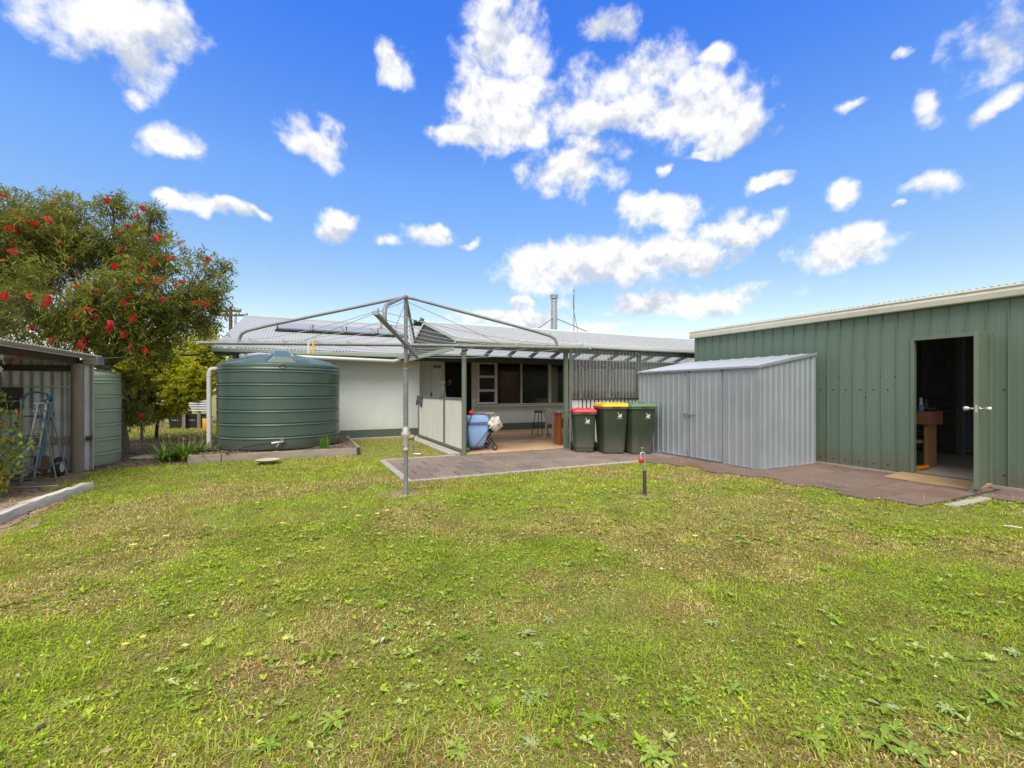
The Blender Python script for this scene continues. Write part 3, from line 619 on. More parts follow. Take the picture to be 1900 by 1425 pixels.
MB().box(4.36, 17, RY-.002, RY+.2, WZ1+.05, 2.42).build('wall', m_frame, hs)
MB().box(WX1+.05, 17, RY, RY+.2, WZ0-.07, WZ1+.05).build('wall', m_white, hs)
MB().box(3.9, 3.94, RY-.012, RY, .05, 2.30).build('cover_strip', m_frame, hs)
MB().box(4.28, 4.36, RY-.03, RY+.05, .03, 2.34).build('door_jamb', m_frame, hs, bevel=.004)
MB().box(5.30, 5.40, RY-.035, RY+.06, .03, 2.38).build('door_jamb', m_frame, hs, bevel=.004)
vt = MB().box(3.98, 4.25, RY-.012, RY-.001, 2.10, 2.24).build('wall_vent', m_frame, hs)
for i in range(3): MB().box(3.995+i*.083, 4.06+i*.083, RY-.016, RY-.0125, 2.12, 2.20).build('vent_slot', m_slate, vt)
sl = MB().prism([(RY-.14, WZ0-.07), (RY+.05, WZ0-.07), (RY+.05, WZ0), (RY-.12, WZ0-.03), (RY-.14, WZ0-.035)], 5.38, 12.4, 'x').build('window_sill', m_frame, hs, bevel=.004)
wn = MB()
for (x0, x1) in ((WX0-.06, WX0), (7.13, 7.18), (8.25, 8.36), (9.6, 9.7), (10.9, 11.0), (WX1, WX1+.05)): wn.box(x0, x1, RY-.02, RY+.09, WZ0, WZ1)
wn.box(WX0-.06, WX1+.05, RY-.018, RY+.09, WZ1, WZ1+.05); wn.box(WX0-.06, WX1+.05, RY-.018, RY+.09, WZ0-.004, WZ0+.03)
win = wn.build('window', m_frame, hs, bevel=.004)
for (x0, x1) in ((6.20, 7.13), (7.18, 8.25), (8.36, 9.6), (9.7, 10.9), (11.0, WX1)): MB().box(x0, x1, RY+.03, RY+.036, WZ0+.03, WZ1).build('pane', g_glass, win)
cs = MB(); CY = RY-.06                          # casement with three panes
for x0 in (WX0-.01, 6.11): cs.box(x0, x0+.10, CY, CY+.045, WZ0+.01, WZ1)
zz = [WZ0+.01, 1.36, 1.83, WZ1-.05]
for z_ in zz: cs.box(WX0+.09, 6.11, CY+.003, CY+.042, z_, z_+.075)
cas = cs.build('casement', m_frame, hs, bevel=.004)
for a, b in zip(zz[:-1], zz[1:]): MB().box(WX0+.09, 6.11, CY+.02, CY+.024, a+.07, b+.005).build('pane', g_glass, cas)
MB().tube([(5.35, RY-.045, 1.45), (5.35, RY-.10, 1.44), (5.35, RY-.11, 1.30), (5.35, RY-.10, 1.17), (5.35, RY-.045, 1.16)], .014).build('door_handle', m_steelp, hs, smooth=60)
# room behind the glass
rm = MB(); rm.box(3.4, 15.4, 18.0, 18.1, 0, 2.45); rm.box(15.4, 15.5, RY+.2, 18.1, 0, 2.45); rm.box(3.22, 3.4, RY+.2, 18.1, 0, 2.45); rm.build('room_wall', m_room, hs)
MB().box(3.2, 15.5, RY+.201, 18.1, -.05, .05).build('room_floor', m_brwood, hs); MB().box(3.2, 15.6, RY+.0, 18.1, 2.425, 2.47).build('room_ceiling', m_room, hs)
sh = thing('bookcase', 'brown timber bookcase standing inside behind the window glass', 'bookcase', (7.2, 15.2, .05))
MB().box(6.78, 6.82, 15.0, 15.35, .05, 2.1).build('side_panel', m_brwood, sh); MB().box(7.72, 7.76, 15.0, 15.35, .05, 2.1).build('side_panel', m_brwood, sh); MB().box(6.82, 7.72, 15.30, 15.35, .05, 2.1).build('back_panel', m_brwood, sh)
for z_ in (.3, .8, 1.25, 1.62, 2.06): MB().box(6.82, 7.72, 15.0, 15.30, z_, z_+.04).build('shelf', m_brwood, sh)
cu = MB(); cu.sheet((8.42, RY+.20, .9), (.34, 0, 0), (0, 0, 1.38), (0, -1, 0), sine(.03), .085)
tag(cu.build('curtain', m_curt, smooth=60), 'cream curtain gathered at the side of the patio window', 'curtain')
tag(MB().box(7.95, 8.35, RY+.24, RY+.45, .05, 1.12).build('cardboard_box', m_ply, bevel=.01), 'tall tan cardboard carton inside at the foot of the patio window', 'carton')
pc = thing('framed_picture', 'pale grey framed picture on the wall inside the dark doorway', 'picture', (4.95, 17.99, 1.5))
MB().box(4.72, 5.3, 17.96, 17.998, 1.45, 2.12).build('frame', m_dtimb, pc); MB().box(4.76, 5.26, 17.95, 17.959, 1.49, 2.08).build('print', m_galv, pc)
# person standing in the doorway
def person(x, y, z0, rz, label):
    me = bpy.data.meshes.new('person'); V = []; E = []; Rr = []
    def v(p, r, par=None):
        V.append(p); Rr.append(r); i = len(V)-1
        if par is not None: E.append((par, i))
        return i
    pel = v((0, 0, .95), (.15, .11)); wa = v((0, 0, 1.10), (.14, .10), pel); ch = v((0, -.01, 1.30), (.165, .115), wa); up = v((0, 0, 1.43), (.13, .09), ch)
    nk = v((0, 0, 1.50), (.055, .055), up); nk2 = v((0, -.015, 1.56), (.055, .058), nk); jaw = v((0, -.03, 1.615), (.062, .075), nk2); hd = v((0, -.02, 1.68), (.078, .095), jaw); tp = v((0, -.01, 1.745), (.06, .075), hd)
    for s in (-1, 1):
        hp_ = v((s*.10, 0, .90), (.095, .095), pel); kn = v((s*.11, -.01, .50), (.06, .065), hp_); an = v((s*.11, .02, .09), (.04, .045), kn); to = v((s*.12, -.12, .035), (.04, .03), an)
        so = v((s*.175, 0, 1.42), (.065, .065), up); eb = v((s*.23, .02, 1.14), (.044, .044), so); wr = v((s*.235, -.05, .90), (.030, .030), eb); pa = v((s*.235, -.06, .83), (.022, .04), wr)
        for f in range(4):
            o = (-.033+f*.022); k1 = v((s*.235, -.06+o, .78), (.009, .009), pa); k2 = v((s*.230, -.063+o, .745-.004*(f in (1, 2))), (.008, .008), k1); v((s*.222, -.066+o, .715+.012*(f in (0, 3))), (.007, .007), k2)
        t1 = v((s*.225, -.105, .82), (.010, .010), pa); v((s*.22, -.12, .785), (.008, .008), t1)
    me.from_pydata(V, E, []); me.update(); o = bpy.data.objects.new('person', me); COL.objects.link(o)
    mo = o.modifiers.new('skin', 'SKIN'); mo.use_smooth_shade = True
    sv = me.skin_vertices[0].data if me.skin_vertices else None
    if sv is None:
        bm = bmesh.new(); bm.from_mesh(me); bm.verts.layers.skin.verify(); bm.to_mesh(me); bm.free(); sv = me.skin_vertices[0].data
    for i, r in enumerate(Rr): sv[i].radius = r
    sv[0].use_root = True
    sb = o.modifiers.new('sub', 'SUBSURF'); sb.levels = 1; sb.render_levels = 2
    m = bpy.data.materials.new('black clothes and skin'); m.use_nodes = True; t = m.node_tree; b = t.nodes['Principled BSDF']
    tcn = t.nodes.new('ShaderNodeTexCoord'); s_ = t.nodes.new('ShaderNodeSeparateXYZ'); t.links.new(tcn.outputs['Object'], s_.inputs[0])
    rp = t.nodes.new('ShaderNodeValToRGB'); rp.color_ramp.interpolation = 'CONSTANT'; mm = t.nodes.new('ShaderNodeMath'); mm.operation = 'DIVIDE'; mm.inputs[1].default_value = 2; t.links.new(s_.outputs[2], mm.inputs[0]); t.links.new(mm.outputs[0], rp.inputs[0])
    e = rp.color_ramp.elements; e[0].color = (.02, .02, .02, 1); e[1].position = .04; e[1].color = (.03, .03, .04, 1)
    for p, c in ((.435, (.35, .21, .15)), (.46, (.012, .012, .014)), (.765, (.35, .21, .15))): q = e.new(p); q.color = (*c, 1)
    t.links.new(rp.outputs[0], b.inputs['Base Color']); b.inputs['Roughness'].default_value = .8; me.materials.append(m)
    o.location = (x, y, z0); o.rotation_euler = (0, 0, rz); tag(o, label, 'person')
    h = MB(); h.sphere((0, .012, 1.70), .1, 16, 10, .92, 1.05, 1.0)
    h.v = [(a, b_ if b_ > -.055 else -.055-(c_-1.7)*.05, c_) for a, b_, c_ in h.v if True]; h.build('hair', m_black, o, world=False, smooth=60)
    for s in (-1, 1): MB().sphere((s*.03, -.113, 1.665), .011, 8, 6).build('eye', m_logo, o, world=False); MB().sphere((s*.078, -.005, 1.655), .026, 8, 6, .4, .8, 1.2).build('ear', mat('skin', (.35, .21, .15), .6), o, world=False)
    MB().add([(0, -.11, 1.675), (-.016, -.108, 1.632), (.016, -.108, 1.632), (0, -.142, 1.637)], [(0, 1, 3), (0, 3, 2), (1, 2, 3)]).build('nose', mat('skin', (.35, .21, .15), .6), o, world=False)
    return o
person(4.80, 14.95, .05, R(-15), 'person in a black top standing inside the dark house doorway')
# main roof
def roof_z(y): return EZ+(RDZ-EZ)*(y-EV)/(RDY-EV)
RX0, RX1 = -1.82, 17.2
MB().sheet((RX0, EV, EZ+.02), (RX1-RX0, 0, 0), (0, RDY-EV, RDZ-EZ), (0, -.23, 1), sine(.0095), .085, rows=3).build('roof', m_roof, hs, smooth=60)
MB().sheet((RX0, RDY+7.9, EZ+.02), (RX1-RX0, 0, 0), (0, -7.9, RDZ-EZ), (0, .23, 1), sine(.0095), .085).build('roof', m_roof, hs, smooth=60)
MB().tube([(RX0-.02, RDY, RDZ+.02), (RX1, RDY, RDZ+.02)], .055, 8).build('ridge_cap', m_roof, hs, smooth=60)
MB().prism([(RDY, RDZ-.02), (EV+.05, EZ), (EV+.05, EZ-.12), (RDY, RDZ-.16), (RDY+7.85, EZ-.12), (RDY+7.85, EZ)], RX0+.001, RX0+.03, 'x').build('barge_board', m_fascia, hs)
MB().add([(RX0+.37, HY+.05, 2.41), (RX0+.37, RDY, RDZ-.1), (RX0+.37, RDY+7, 2.41)], [(0, 1, 2)]).build('gable_wall', m_white, hs)
MB().prism([(EV-.10, EZ-.09), (EV-.085, EZ-.11), (EV+.02, EZ-.11), (EV+.02, EZ+.008), (EV-.005, EZ+.008), (EV-.10, EZ-.01)], RX0, 2.86, 'x').build('gutter', m_fascia, hs, bevel=.006)
MB().box(RX0+.03, 2.86, EV+.022, EV+.042, EZ-.18, EZ+.0).build('fascia_board', m_plinth, hs)
MB().box(RX0+.03, 2.86, EV+.043, HY-.001, EZ-.05, EZ-.035).build('soffit', m_white, hs)
MB().box(2.62, 2.90, EV-.13, EV-.102, EZ-.14, EZ+.01).build('rain_head', m_fascia, hs, bevel=.004)
MB().box(-1.35, -1.12, HY-.012, HY-.002, 1.95, 2.30).build('small_window', m_slate, hs)
# solar panels on short rails, tilted up off the iron
def rp_(x, s, lift):                          # point on the roof plane, s metres up the slope from the eave
    c = (RDY-EV); h_ = (RDZ-EZ); l = math.hypot(c, h_); return (x, EV+c*s/l-lift*h_/l, EZ+h_*s/l+lift*c/l)
for i in range(4):
    x0 = -.57+i*1.06; x1 = x0+1.035
    b = [rp_(x0, 3.75, .10), rp_(x1, 3.75, .10), rp_(x1, 5.35, .10), rp_(x0, 5.35, .10)]; t_ = [rp_(x0, 3.75, .14), rp_(x1, 3.75, .14), rp_(x1, 5.35, .14), rp_(x0, 5.35, .14)]
    p = MB().frustum(b, t_).build('solar_panel', m_galv, hs)
    MB().add([rp_(x0+.02, 3.77, .1425), rp_(x1-.02, 3.77, .1425), rp_(x1-.02, 5.33, .1425), rp_(x0+.02, 5.33, .1425)], [(0, 1, 2, 3)]).build('panel_glass', m_solar, p)
    MB().bar(rp_(x0+.05, 3.70, .02), rp_(x0+.05, 3.70, .32), .03).build('tilt_leg', m_black, p)
MB().bar(rp_(-.6, 3.72, .06), rp_(3.75, 3.72, .06), .10, .05).build('panel_rail', m_black, hs)
fl = MB()
fx, fy = 3.2, 19.1; fz = roof_z(fy)
fl.lathe([(.05, fz), (.05, fz+.35), (.07, fz+.35), (.07, fz+.38), (.012, fz+.42)], (fx, fy, 0), 12); fl.build('vent_pipe', m_galv, hs, smooth=40)
MB().lathe([(.14, fz-.03), (.10, fz+.06), (.055, fz+.10)], (fx, fy, 0), 12).build('pipe_flashing', m_rust, hs, smooth=40)
# service cable to the roof corner
cb = MB(); a = Vector((RX0+.02, EV+.02, EZ-.03)); pts = []
for i in range(9):
    t_ = i/8; pts.append((a.x-.62*t_, a.y-.25*t_, a.z-.02-.16*t_-.10*math.sin(math.pi*t_)*.6))
cb.tube(pts, [.016]*5+[.022]*4, 8)
tag(cb.build('service_cable', m_black, hs), None)

# ------------------------------------------------------------------ verandah roof over the patio
vr = thing('verandah', 'grey metal verandah roof on green posts over the tiled patio', 'verandah', (6.0, 9.1, 0))
VX0, VX1, VHX = 2.98, 13.2, 11.0
VE, VEZ, VR, VRZ, VB, VBZ = 8.93, 2.50, 11.35, 3.14, 13.3, 2.50
q = MB(); tl = [(0, 0), (.35, 0), (.42, .004), (.5, .004), (.57, 0), (.82, 0), (.86, .014), (.94, .014), (.98, 0)]
for k in range(11):
    x0 = VX0+k*.76
    if x0 > VHX: break
    MB().sheet((x0-.004, VE, VEZ+.01+.0012*(k % 2)), (min(.766, VHX-x0+.004), 0, 0), (0, VR-VE, VRZ-VEZ), (0, -.26, 1), tl, .19).build('roof_sheet', m_roof, vr, smooth=30)
MB().add([(VHX, VE, VEZ+.012), (VX1, VE, VEZ+.012), (VHX, VR, VRZ+.012)], [(0, 1, 2)]).build('roof_sheet', m_roof, vr)
MB().prism([(VR-.13, VRZ-.022), (VR-.13, VRZ-.012), (VR, VRZ+.045), (VR+.13, VRZ-.012), (VR+.13, VRZ-.022), (VR, VRZ+.032)], VX0-.02, VHX, 'x').build('ridge_cap', m_gutter, vr)
sc = MB()
for s_ in (.12, .38, .64, .9):
    for xx in np.arange(VX0+.17, VHX, .38):
        yy = VE+(VR-VE)*s_; sc.box(xx, xx+.016, yy, yy+.016, VEZ+(VRZ-VEZ)*s_+.012, VEZ+(VRZ-VEZ)*s_+.034)
tag(sc.build('screw_heads', m_pole, vr), kind='stuff')
for k in range(14):                                     # rear slope: translucent sheets with gaps of iron between
    x0 = VX0+.1+k*.80
    MB().sheet((x0, VB, VBZ+.02), (.76, 0, 0), (0, VR-VB, VRZ-VBZ), (0, .33, 1), sine(.01), .076).build('translucent_sheet', g_trans, vr, smooth=60)
for k in range(14):
    x0 = VX0+.04+k*.80
    MB().bar((x0, VB+.1, VBZ-.06), (x0, VR, VRZ-.08), .05, .11).build('rafter', m_plinth, vr); MB().bar((x0, VE+.06, VEZ-.07), (x0, VR, VRZ-.08), .05, .11).build('rafter', m_plinth, vr)
for yy in (11.9, 12.75): z_ = VRZ-(VRZ-VBZ)*(yy-VR)/(VB-VR); MB().box(VX0+.05, 11, yy, yy+.05, z_-.03, z_+.008).build('batten', m_plinth, vr)
MB().box(VX0, 14.5, VB+.02, VB+.07, VBZ-.22, VBZ-.02).build('rear_beam', m_plinth, vr)
MB().prism([(VE-.105, VEZ-.075), (VE-.09, VEZ-.105), (VE+.01, VEZ-.105), (VE+.01, VEZ+.006), (VE-.015, VEZ+.006), (VE-.105, VEZ+.0)], VX0-.01, VX1, 'x').build('gutter', m_gutter, vr, bevel=.008)
MB().box(VX0+.03, 12.8, 9.06, 9.13, 2.30, 2.44).build('front_beam', m_greent, vr)
MB().box(VX0+.03, 12.8, 9.03, 9.055, VEZ-.17, VEZ-.0).build('fascia_board', m_greent, vr)
# gable end: dark sheet under a trimmed edge
gq = MB(); prof_y = [VE+.05, VR, VB-.05]
gq.sheet((VX0+.012, VE+.06, 0), (0, VB-VE-.1, 0), (0, 0, 1), (-1, 0, 0), sine(.008), .10)
gq.v = [(x, y_, (2.33 if z < .5 else float(np.interp(y_, [VE, VR, VB], [VEZ, VRZ, VBZ])))) for x, y_, z in gq.v]
gq.build('gable_sheet', m_slate, vr, smooth=50)
for (a, b) in (((VE-.02, VEZ+.01), (VR, VRZ+.02)), ((VR, VRZ+.02), (VB+.02, VBZ+.01))):
    MB().frustum([(VX0-.02, a[0], a[1]-.07), (VX0+.005, a[0], a[1]-.07), (VX0+.005, b[0], b[1]-.07), (VX0-.02, b[0], b[1]-.07)], [(VX0-.02, a[0], a[1]+.012), (VX0+.005, a[0], a[1]+.012), (VX0+.005, b[0], b[1]+.012), (VX0-.02, b[0], b[1]+.012)]).build('gable_trim', m_gutter, vr)
MB().box(VX0-.03, VX0+.02, 9.0, 13.3, 2.24, 2.33).build('gable_beam', m_fascia, vr)
po = MB().lathe([(.052, .0), (.052, 2.38)], (3.25, 9.11, 0), 16).build('post', m_greent, vr, smooth=40)
MB().lathe([(.056, 2.38), (.058, 2.44), (.035, 2.48), (.01, 2.49)], (3.25, 9.005, 0), 14).build('post_cap', m_pvc, po, smooth=40)
MB().box(5.76, 5.85, 9.065, 9.155, .0, 2.30).build('post', m_greent, vr, bevel=.004)
MB().tube([(5.895, 9.04, .02), (5.895, 9.04, 2.32), (5.86, 8.96, 2.42)], .034, 12).build('downpipe', m_galv, vr, smooth=60)
MB().box(8.0, 8.09, 9.075, 9.165, .0, 2.30).build('post', m_greent, vr, bevel=.004)
for (x0, x1, z0) in ((5.86, 6.62, 1.20), (6.60, 7.36, 1.20), (7.34, 8.05, 1.20), (8.04, 8.80, .1), (8.78, 9.54, .1), (9.52, 10.28, .1), (10.26, 11.02, .1), (11.0, 11.76, .1), (11.74, 12.5, .1)):
    MB().sheet((x0, 9.0-.002*(int(x0*10) % 2), z0), (x1-x0, 0, 0), (0, 0, 2.48-z0), (0, -1, 0), sine(.016), .10).build('clear_sheet', g_clear, vr, smooth=60)
MB().box(5.86, 8.0, 9.08, 9.14, 1.16, 1.22).build('rail', m_greent, vr, bevel=.004); MB().box(5.86, 8.0, 9.08, 9.14, .10, .16).build('rail', m_greent, vr, bevel=.004)
MB().box(5.9, 8.0, 9.10, 9.125, .17, 1.155).build('picket_gap_shade', m_plinth, vr)  # added dark sheet, stands in for the shade between the pickets
MB().box(8.1, 12.0, 9.08, 9.13, 1.3, 1.36).build('rail', m_greent, vr)
for k in range(17):
    w_ = .20 if k == 0 else .078; x0 = 5.93 if k == 0 else 6.15+(k-1)*.117
    MB().box(x0, x0+w_, 9.052, 9.078, .09, 1.17).build('picket', m_wboard, vr, bevel=.003)
# wood heater flue and antenna on the verandah ridge
F0 = (7.22, 12.0); fz = 2.85
f = MB().lathe([(.10, fz), (.10, 3.88), (.09, 3.89), (.09, 4.13), (.10, 4.13), (.10, 4.20)], (*F0, 0), 18).build('flue', m_galv, vr, smooth=35)
f.location.z = 0
MB().lathe([(.05, 4.20), (.05, 4.24), (.125, 4.24), (.125, 4.27), (.10, 4.28), (.10, 4.31), (.125, 4.315), (.125, 4.36), (.02, 4.39)], (*F0, 0), 18).build('flue_cap', m_galv, f, smooth=35)
for dx in (-1.0, 1.0): MB().tube([(F0[0]+dx*.07, F0[1]-.05, 3.62), (F0[0]+dx, VR+.02, VRZ-.01)], .016, 6).build('flue_brace', m_pole, f)
an = thing('antenna', 'thin whip antenna mast fixed beside the metal flue on the roof', 'antenna', (7.52, VR, VRZ))
MB().tube([(7.52, VR, VRZ-.02), (7.52, VR, 4.30)], .014, 6).build('mast', m_pole, an); MB().tube([(7.52, VR, 4.30), (7.52, VR, 4.52)], .006, 5).build('whip', m_pole, an)
MB().tube([(7.50, VR-.02, 3.85), (7.50, VR-.02, 4.25)], .022, 8).build('coil', m_pole, an)
for dx in (-.05, .05): MB().tube([(7.52+dx, VR, 4.36), (7.52-dx, VR, 4.42)], .008, 5).build('element', m_pole, an)
MB().tube([(7.52, VR, 3.75), (7.75, VR+.1, VRZ-.03)], .010, 5).build('stay', m_pole, an)
# low side wall of the patio
pw = thing('patio_wall', 'low side wall of white vertical boards in a green frame beside the patio', 'wall', (3.3, 11.0, .0))
PX = 3.27
MB().box(PX-.04, PX+.04, 9.18, 13.05, 1.19, 1.235).build('top_rail', m_greent, pw, bevel=.003); MB().box(PX-.035, PX+.035, 9.18, 13.05, .055, .125).build('bottom_rail', m_greent, pw, bevel=.003)
for yy in (10.52, 13.0): MB().box(PX-.04, PX+.04, yy-.05, yy+.05, .0, 1.188).build('post', m_greent, pw, bevel=.003)
def boards(a, b, n):
    w_ = (b-a)/n
    for k in range(n): MB().box(PX-.022-.004*(k % 2), PX+.0, a+k*w_+.004, a+(k+1)*w_-.004, .126, 1.188).build('board', m_wboard, pw, bevel=.003)
boards(9.19, 10.468, 11); boards(10.572, 12.948, 20)
# things on and around the low wall
ct = thing('cat_figure', 'grey stone cat figure sitting on the low patio wall', 'ornament', (3.27, 10.72, 1.235))
prof = [(.02, 1.235), (.085, 1.24), (.095, 1.30), (.085, 1.38), (.065, 1.46), (.05, 1.52), (.045, 1.54)]
b_ = MB().lathe(prof, (0, 0, 0), 16); b_.v = [(x*.75+3.27, y_*1.15+10.72-(z-1.235)*.22, z) for x, y_, z in b_.v]; b_.build('body', m_cat, ct, smooth=60)
MB().sphere((3.27, 10.645, 1.57), .055, 14, 10, .95, 1.05, .9).build('head', m_cat, ct, smooth=60)
for s in (-1, 1): MB().add([(3.27+s*.045, 10.64, 1.60), (3.27+s*.012, 10.64, 1.615), (3.27+s*.03, 10.665, 1.60), (3.27+s*.036, 10.645, 1.655)], [(0, 1, 3), (1, 2, 3), (2, 0, 3)]).build('ear', m_cat, ct)
for s in (-1, 1): MB().tube([(3.27+s*.035, 10.64, 1.42), (3.27+s*.035, 10.61, 1.25), (3.27+s*.035, 10.58, 1.243)], .018, 8).build('foreleg', m_cat, ct, smooth=60)
MB().tube([(3.20, 10.80, 1.245), (3.215, 10.72, 1.243), (3.215, 10.62, 1.243)], .014, 8).build('tail', m_cat, ct, smooth=60)
rg = MB(); rr = np.random.default_rng(3)
for i in range(9):
    for j in range(9):
        u, v = i/8, j/8; yy = 12.55+.55*u; a = (v-.5)*.5
        rg.v.append((PX-.055-.02*math.sin(u*14+v*3)-.03*abs(v-.4)+.10*max(0, v-.62)*2, yy+.02*math.sin(v*9), 1.25-.30*max(0, .62-v)/.62*(.7+.3*math.sin(u*7))-.02*rr.random()+.012*math.sin(u*19)))
for i in range(8):
    for j in range(8): rg.f.append((i*9+j, i*9+j+1, (i+1)*9+j+1, (i+1)*9+j))
o = rg.build('hanging_rag', m_rag, smooth=80); so = o.modifiers.new('t', 'SOLIDIFY'); so.thickness = .03; tag(o, 'crumpled blue grey rag hung over the end of the low patio wall', 'rag')
q = thing('bottle', 'small dark bottle standing on the low patio wall beside the rag', 'bottle', (3.27, 11.75, 1.235)); MB().lathe([(.026, 1.235), (.028, 1.25), (.028, 1.32), (.012, 1.35)], (3.27, 11.75, 0), 12).build('body', m_black, q, smooth=40); MB().lathe([(.013, 1.35), (.013, 1.385)], (3.27, 11.75, 0), 10).build('cap', m_black, q)
tag(MB().tube([(3.27, 10.70, 1.50), (3.24, 10.80, 1.75), (3.15, 10.95, 2.05), (3.10, 11.1, 2.27)], .008, 6).build('rope', m_plinth), 'dark rope hanging from the verandah beam to the cat figure', 'rope')
# ------------------------------------------------------------------ rainwater tanks
def ring_profile(r, z0, z1, n, lip=.012, top=.13):
    p = [(r-.012, z0)]; hs_ = (z1-top-z0)/n
    for i in range(n):
        a = z0+i*hs_; k = r+.006*i/n
        p += [(k, a+.03), (k, a+hs_-.075), (k+.012, a+hs_-.055), (k+.012, a+hs_-.048), (k-.016, a+hs_-.018), (k-.016, a+hs_-.010), (k+.003, a+hs_-.001)]
    z = z1-top
    p += [(r+.004, z+.02), (r-.012, z+.045), (r-.004, z+.055), (r-.002, z1-.035), (r-.012, z1-.012), (r-.03, z1), (r-.10, z1+.02)]
    return p
TC = (-.29, 11.72); TR = 1.255
tk = thing('rainwater_tank', 'large squat dark green ribbed rainwater tank in the timber edged bed', 'water tank', (TC[0], TC[1], .17))
pr = ring_profile(TR, .17, 1.97, 6)
pr[-1:] = [(TR-.09, 1.985), (.5, 2.17), (.25, 2.20), (.02, 2.205)]
MB().lathe(pr, (*TC, 0), 96).build('shell', m_tank, tk, smooth=28)
for k in range(8):                                  # raised moulded rays on the lid
    a = 2*math.pi*k/8+.35; c, s_ = math.cos(a), math.sin(a)
    def rp2(r, w, z): return (TC[0]+c*r-s_*w, TC[1]+s_*r+c*w, z)
    MB().frustum([rp2(.3, -.10, 2.15), rp2(1.14, -.26, 1.965), rp2(1.14, .26, 1.965), rp2(.3, .10, 2.15)], [rp2(.3, -.05, 2.225), rp2(1.06, -.17, 2.055), rp2(1.06, .17, 2.055), rp2(.3, .05, 2.225)]).build('lid_ray', m_tank, tk, bevel=.015, segs=2)
fa = math.atan2(-TC[1], -TC[0])+.02; c, s_ = math.cos(fa), math.sin(fa)
def tp_(r, w, z): return (TC[0]+c*r-s_*w, TC[1]+s_*r+c*w, z)
MB().frustum([tp_(.25, -.18, 2.14), tp_(1.20, -.30, 1.965), tp_(1.20, .30, 1.965), tp_(.25, .18, 2.14)], [tp_(.25, -.13, 2.30), tp_(1.13, -.17, 2.115), tp_(1.13, .17, 2.115), tp_(.25, .13, 2.30)]).build('moulded_hatch', m_tank, tk, bevel=.02, segs=2)
e = MB()
for k in range(20):
    a = 2*math.pi*k/20; e.v += [tp_(TR+.004, .075*math.cos(a), 1.90+.055*math.sin(a)), tp_(TR+.012, .062*math.cos(a), 1.90+.045*math.sin(a))]
for k in range(20): e.f.append((2*k, 2*((k+1) % 20), 2*((k+1) % 20)+1, 2*k+1))
e.build('moulded_ring', m_tank, tk, smooth=50)
la = fa-1.30; lx, ly = TC[0]+TR*math.cos(fa-1.45), TC[1]+TR*math.sin(fa-1.45)
dp = thing('overflow_pipe', 'white plastic overflow pipe standing at the side of the large tank', 'pipe', (lx-.13, ly-.03, .15))
MB().tube([(lx+.05, ly, 1.86), (lx-.06, ly-.02, 1.86), (lx-.11, ly-.03, 1.84), (lx-.13, ly-.03, 1.78), (lx-.13, ly-.03, .15)], .047, 14).build('pipe', m_pvc, dp, smooth=60)
MB().tube([(lx-.13, ly-.03, 1.70), (lx-.13, ly-.03, 1.79)], .053, 14).build('socket', m_pvc, dp, smooth=60)
ip = thing('inlet_pipe', 'white plastic roof water pipe running under the eave to the tank lid', 'pipe', (.4, 13.1, 2.2))
MB().tube([(2.55, 13.0, 2.235), (-.55, 12.9, 2.275), (-.80, 12.55, 2.27), (-1.02, 12.1, 2.20)], .05, 14).build('pipe', m_pvc, ip, smooth=60)
MB().tube([(2.50, 13.0, 2.235), (2.66, 12.99, 2.27), (2.74, 12.96, 2.36)], .05, 12).build('elbow', m_pvc, ip, smooth=60)
MB().lathe([(.055, 0), (.062, .02), (.062, .10), (.05, .12)], (-1.1, 12.05, 2.12), 14).build('inlet_collar', m_pvc, ip, smooth=50)
for xx in (-.2, .8, 1.8): MB().tube([(xx, 13.01, 2.26), (xx, 13.03, 2.42)], .006, 5).build('hanger', m_black, ip)
# tap and hose on the tank
tq = thing('tank_tap', 'brass tap with lever low on the front of the large tank', 'tap', tp_(TR, .03, .34))
MB().tube([tp_(TR-.03, .0, .34), tp_(TR+.07, .0, .34)], .022, 10).build('stem', m_brass, tq, smooth=60); MB().tube([tp_(TR+.06, .0, .34), tp_(TR+.09, -.10, .335), tp_(TR+.09, -.20, .32)], .02, 10).build('spout', m_steelp, tq, smooth=60)
MB().tube([tp_(TR+.07, .0, .36), tp_(TR+.07, -.02, .40), tp_(TR+.09, -.06, .41)], .011, 8).build('lever', m_steelp, tq, smooth=60); MB().tube([tp_(TR+.095, -.07, .325), tp_(TR+.10, -.11, .24)], .010, 8).build('bleed', m_steelp, tq)
MB().lathe([(.055, -.02), (.055, .02)], tp_(TR, .0, .34), 14, axis='y').build('flange', m_tank, tq)
tag(MB().tube([tp_(TR+.09, -.20, .32), tp_(TR+.10, -.40, .32), tp_(TR+.11, -.65, .29), tp_(TR+.12, -.85, .23), tp_(TR+.10, -.98, .165)], .015, 8).build('hose', m_black, smooth=60), 'short black hose leading off the brass tank tap', 'hose')
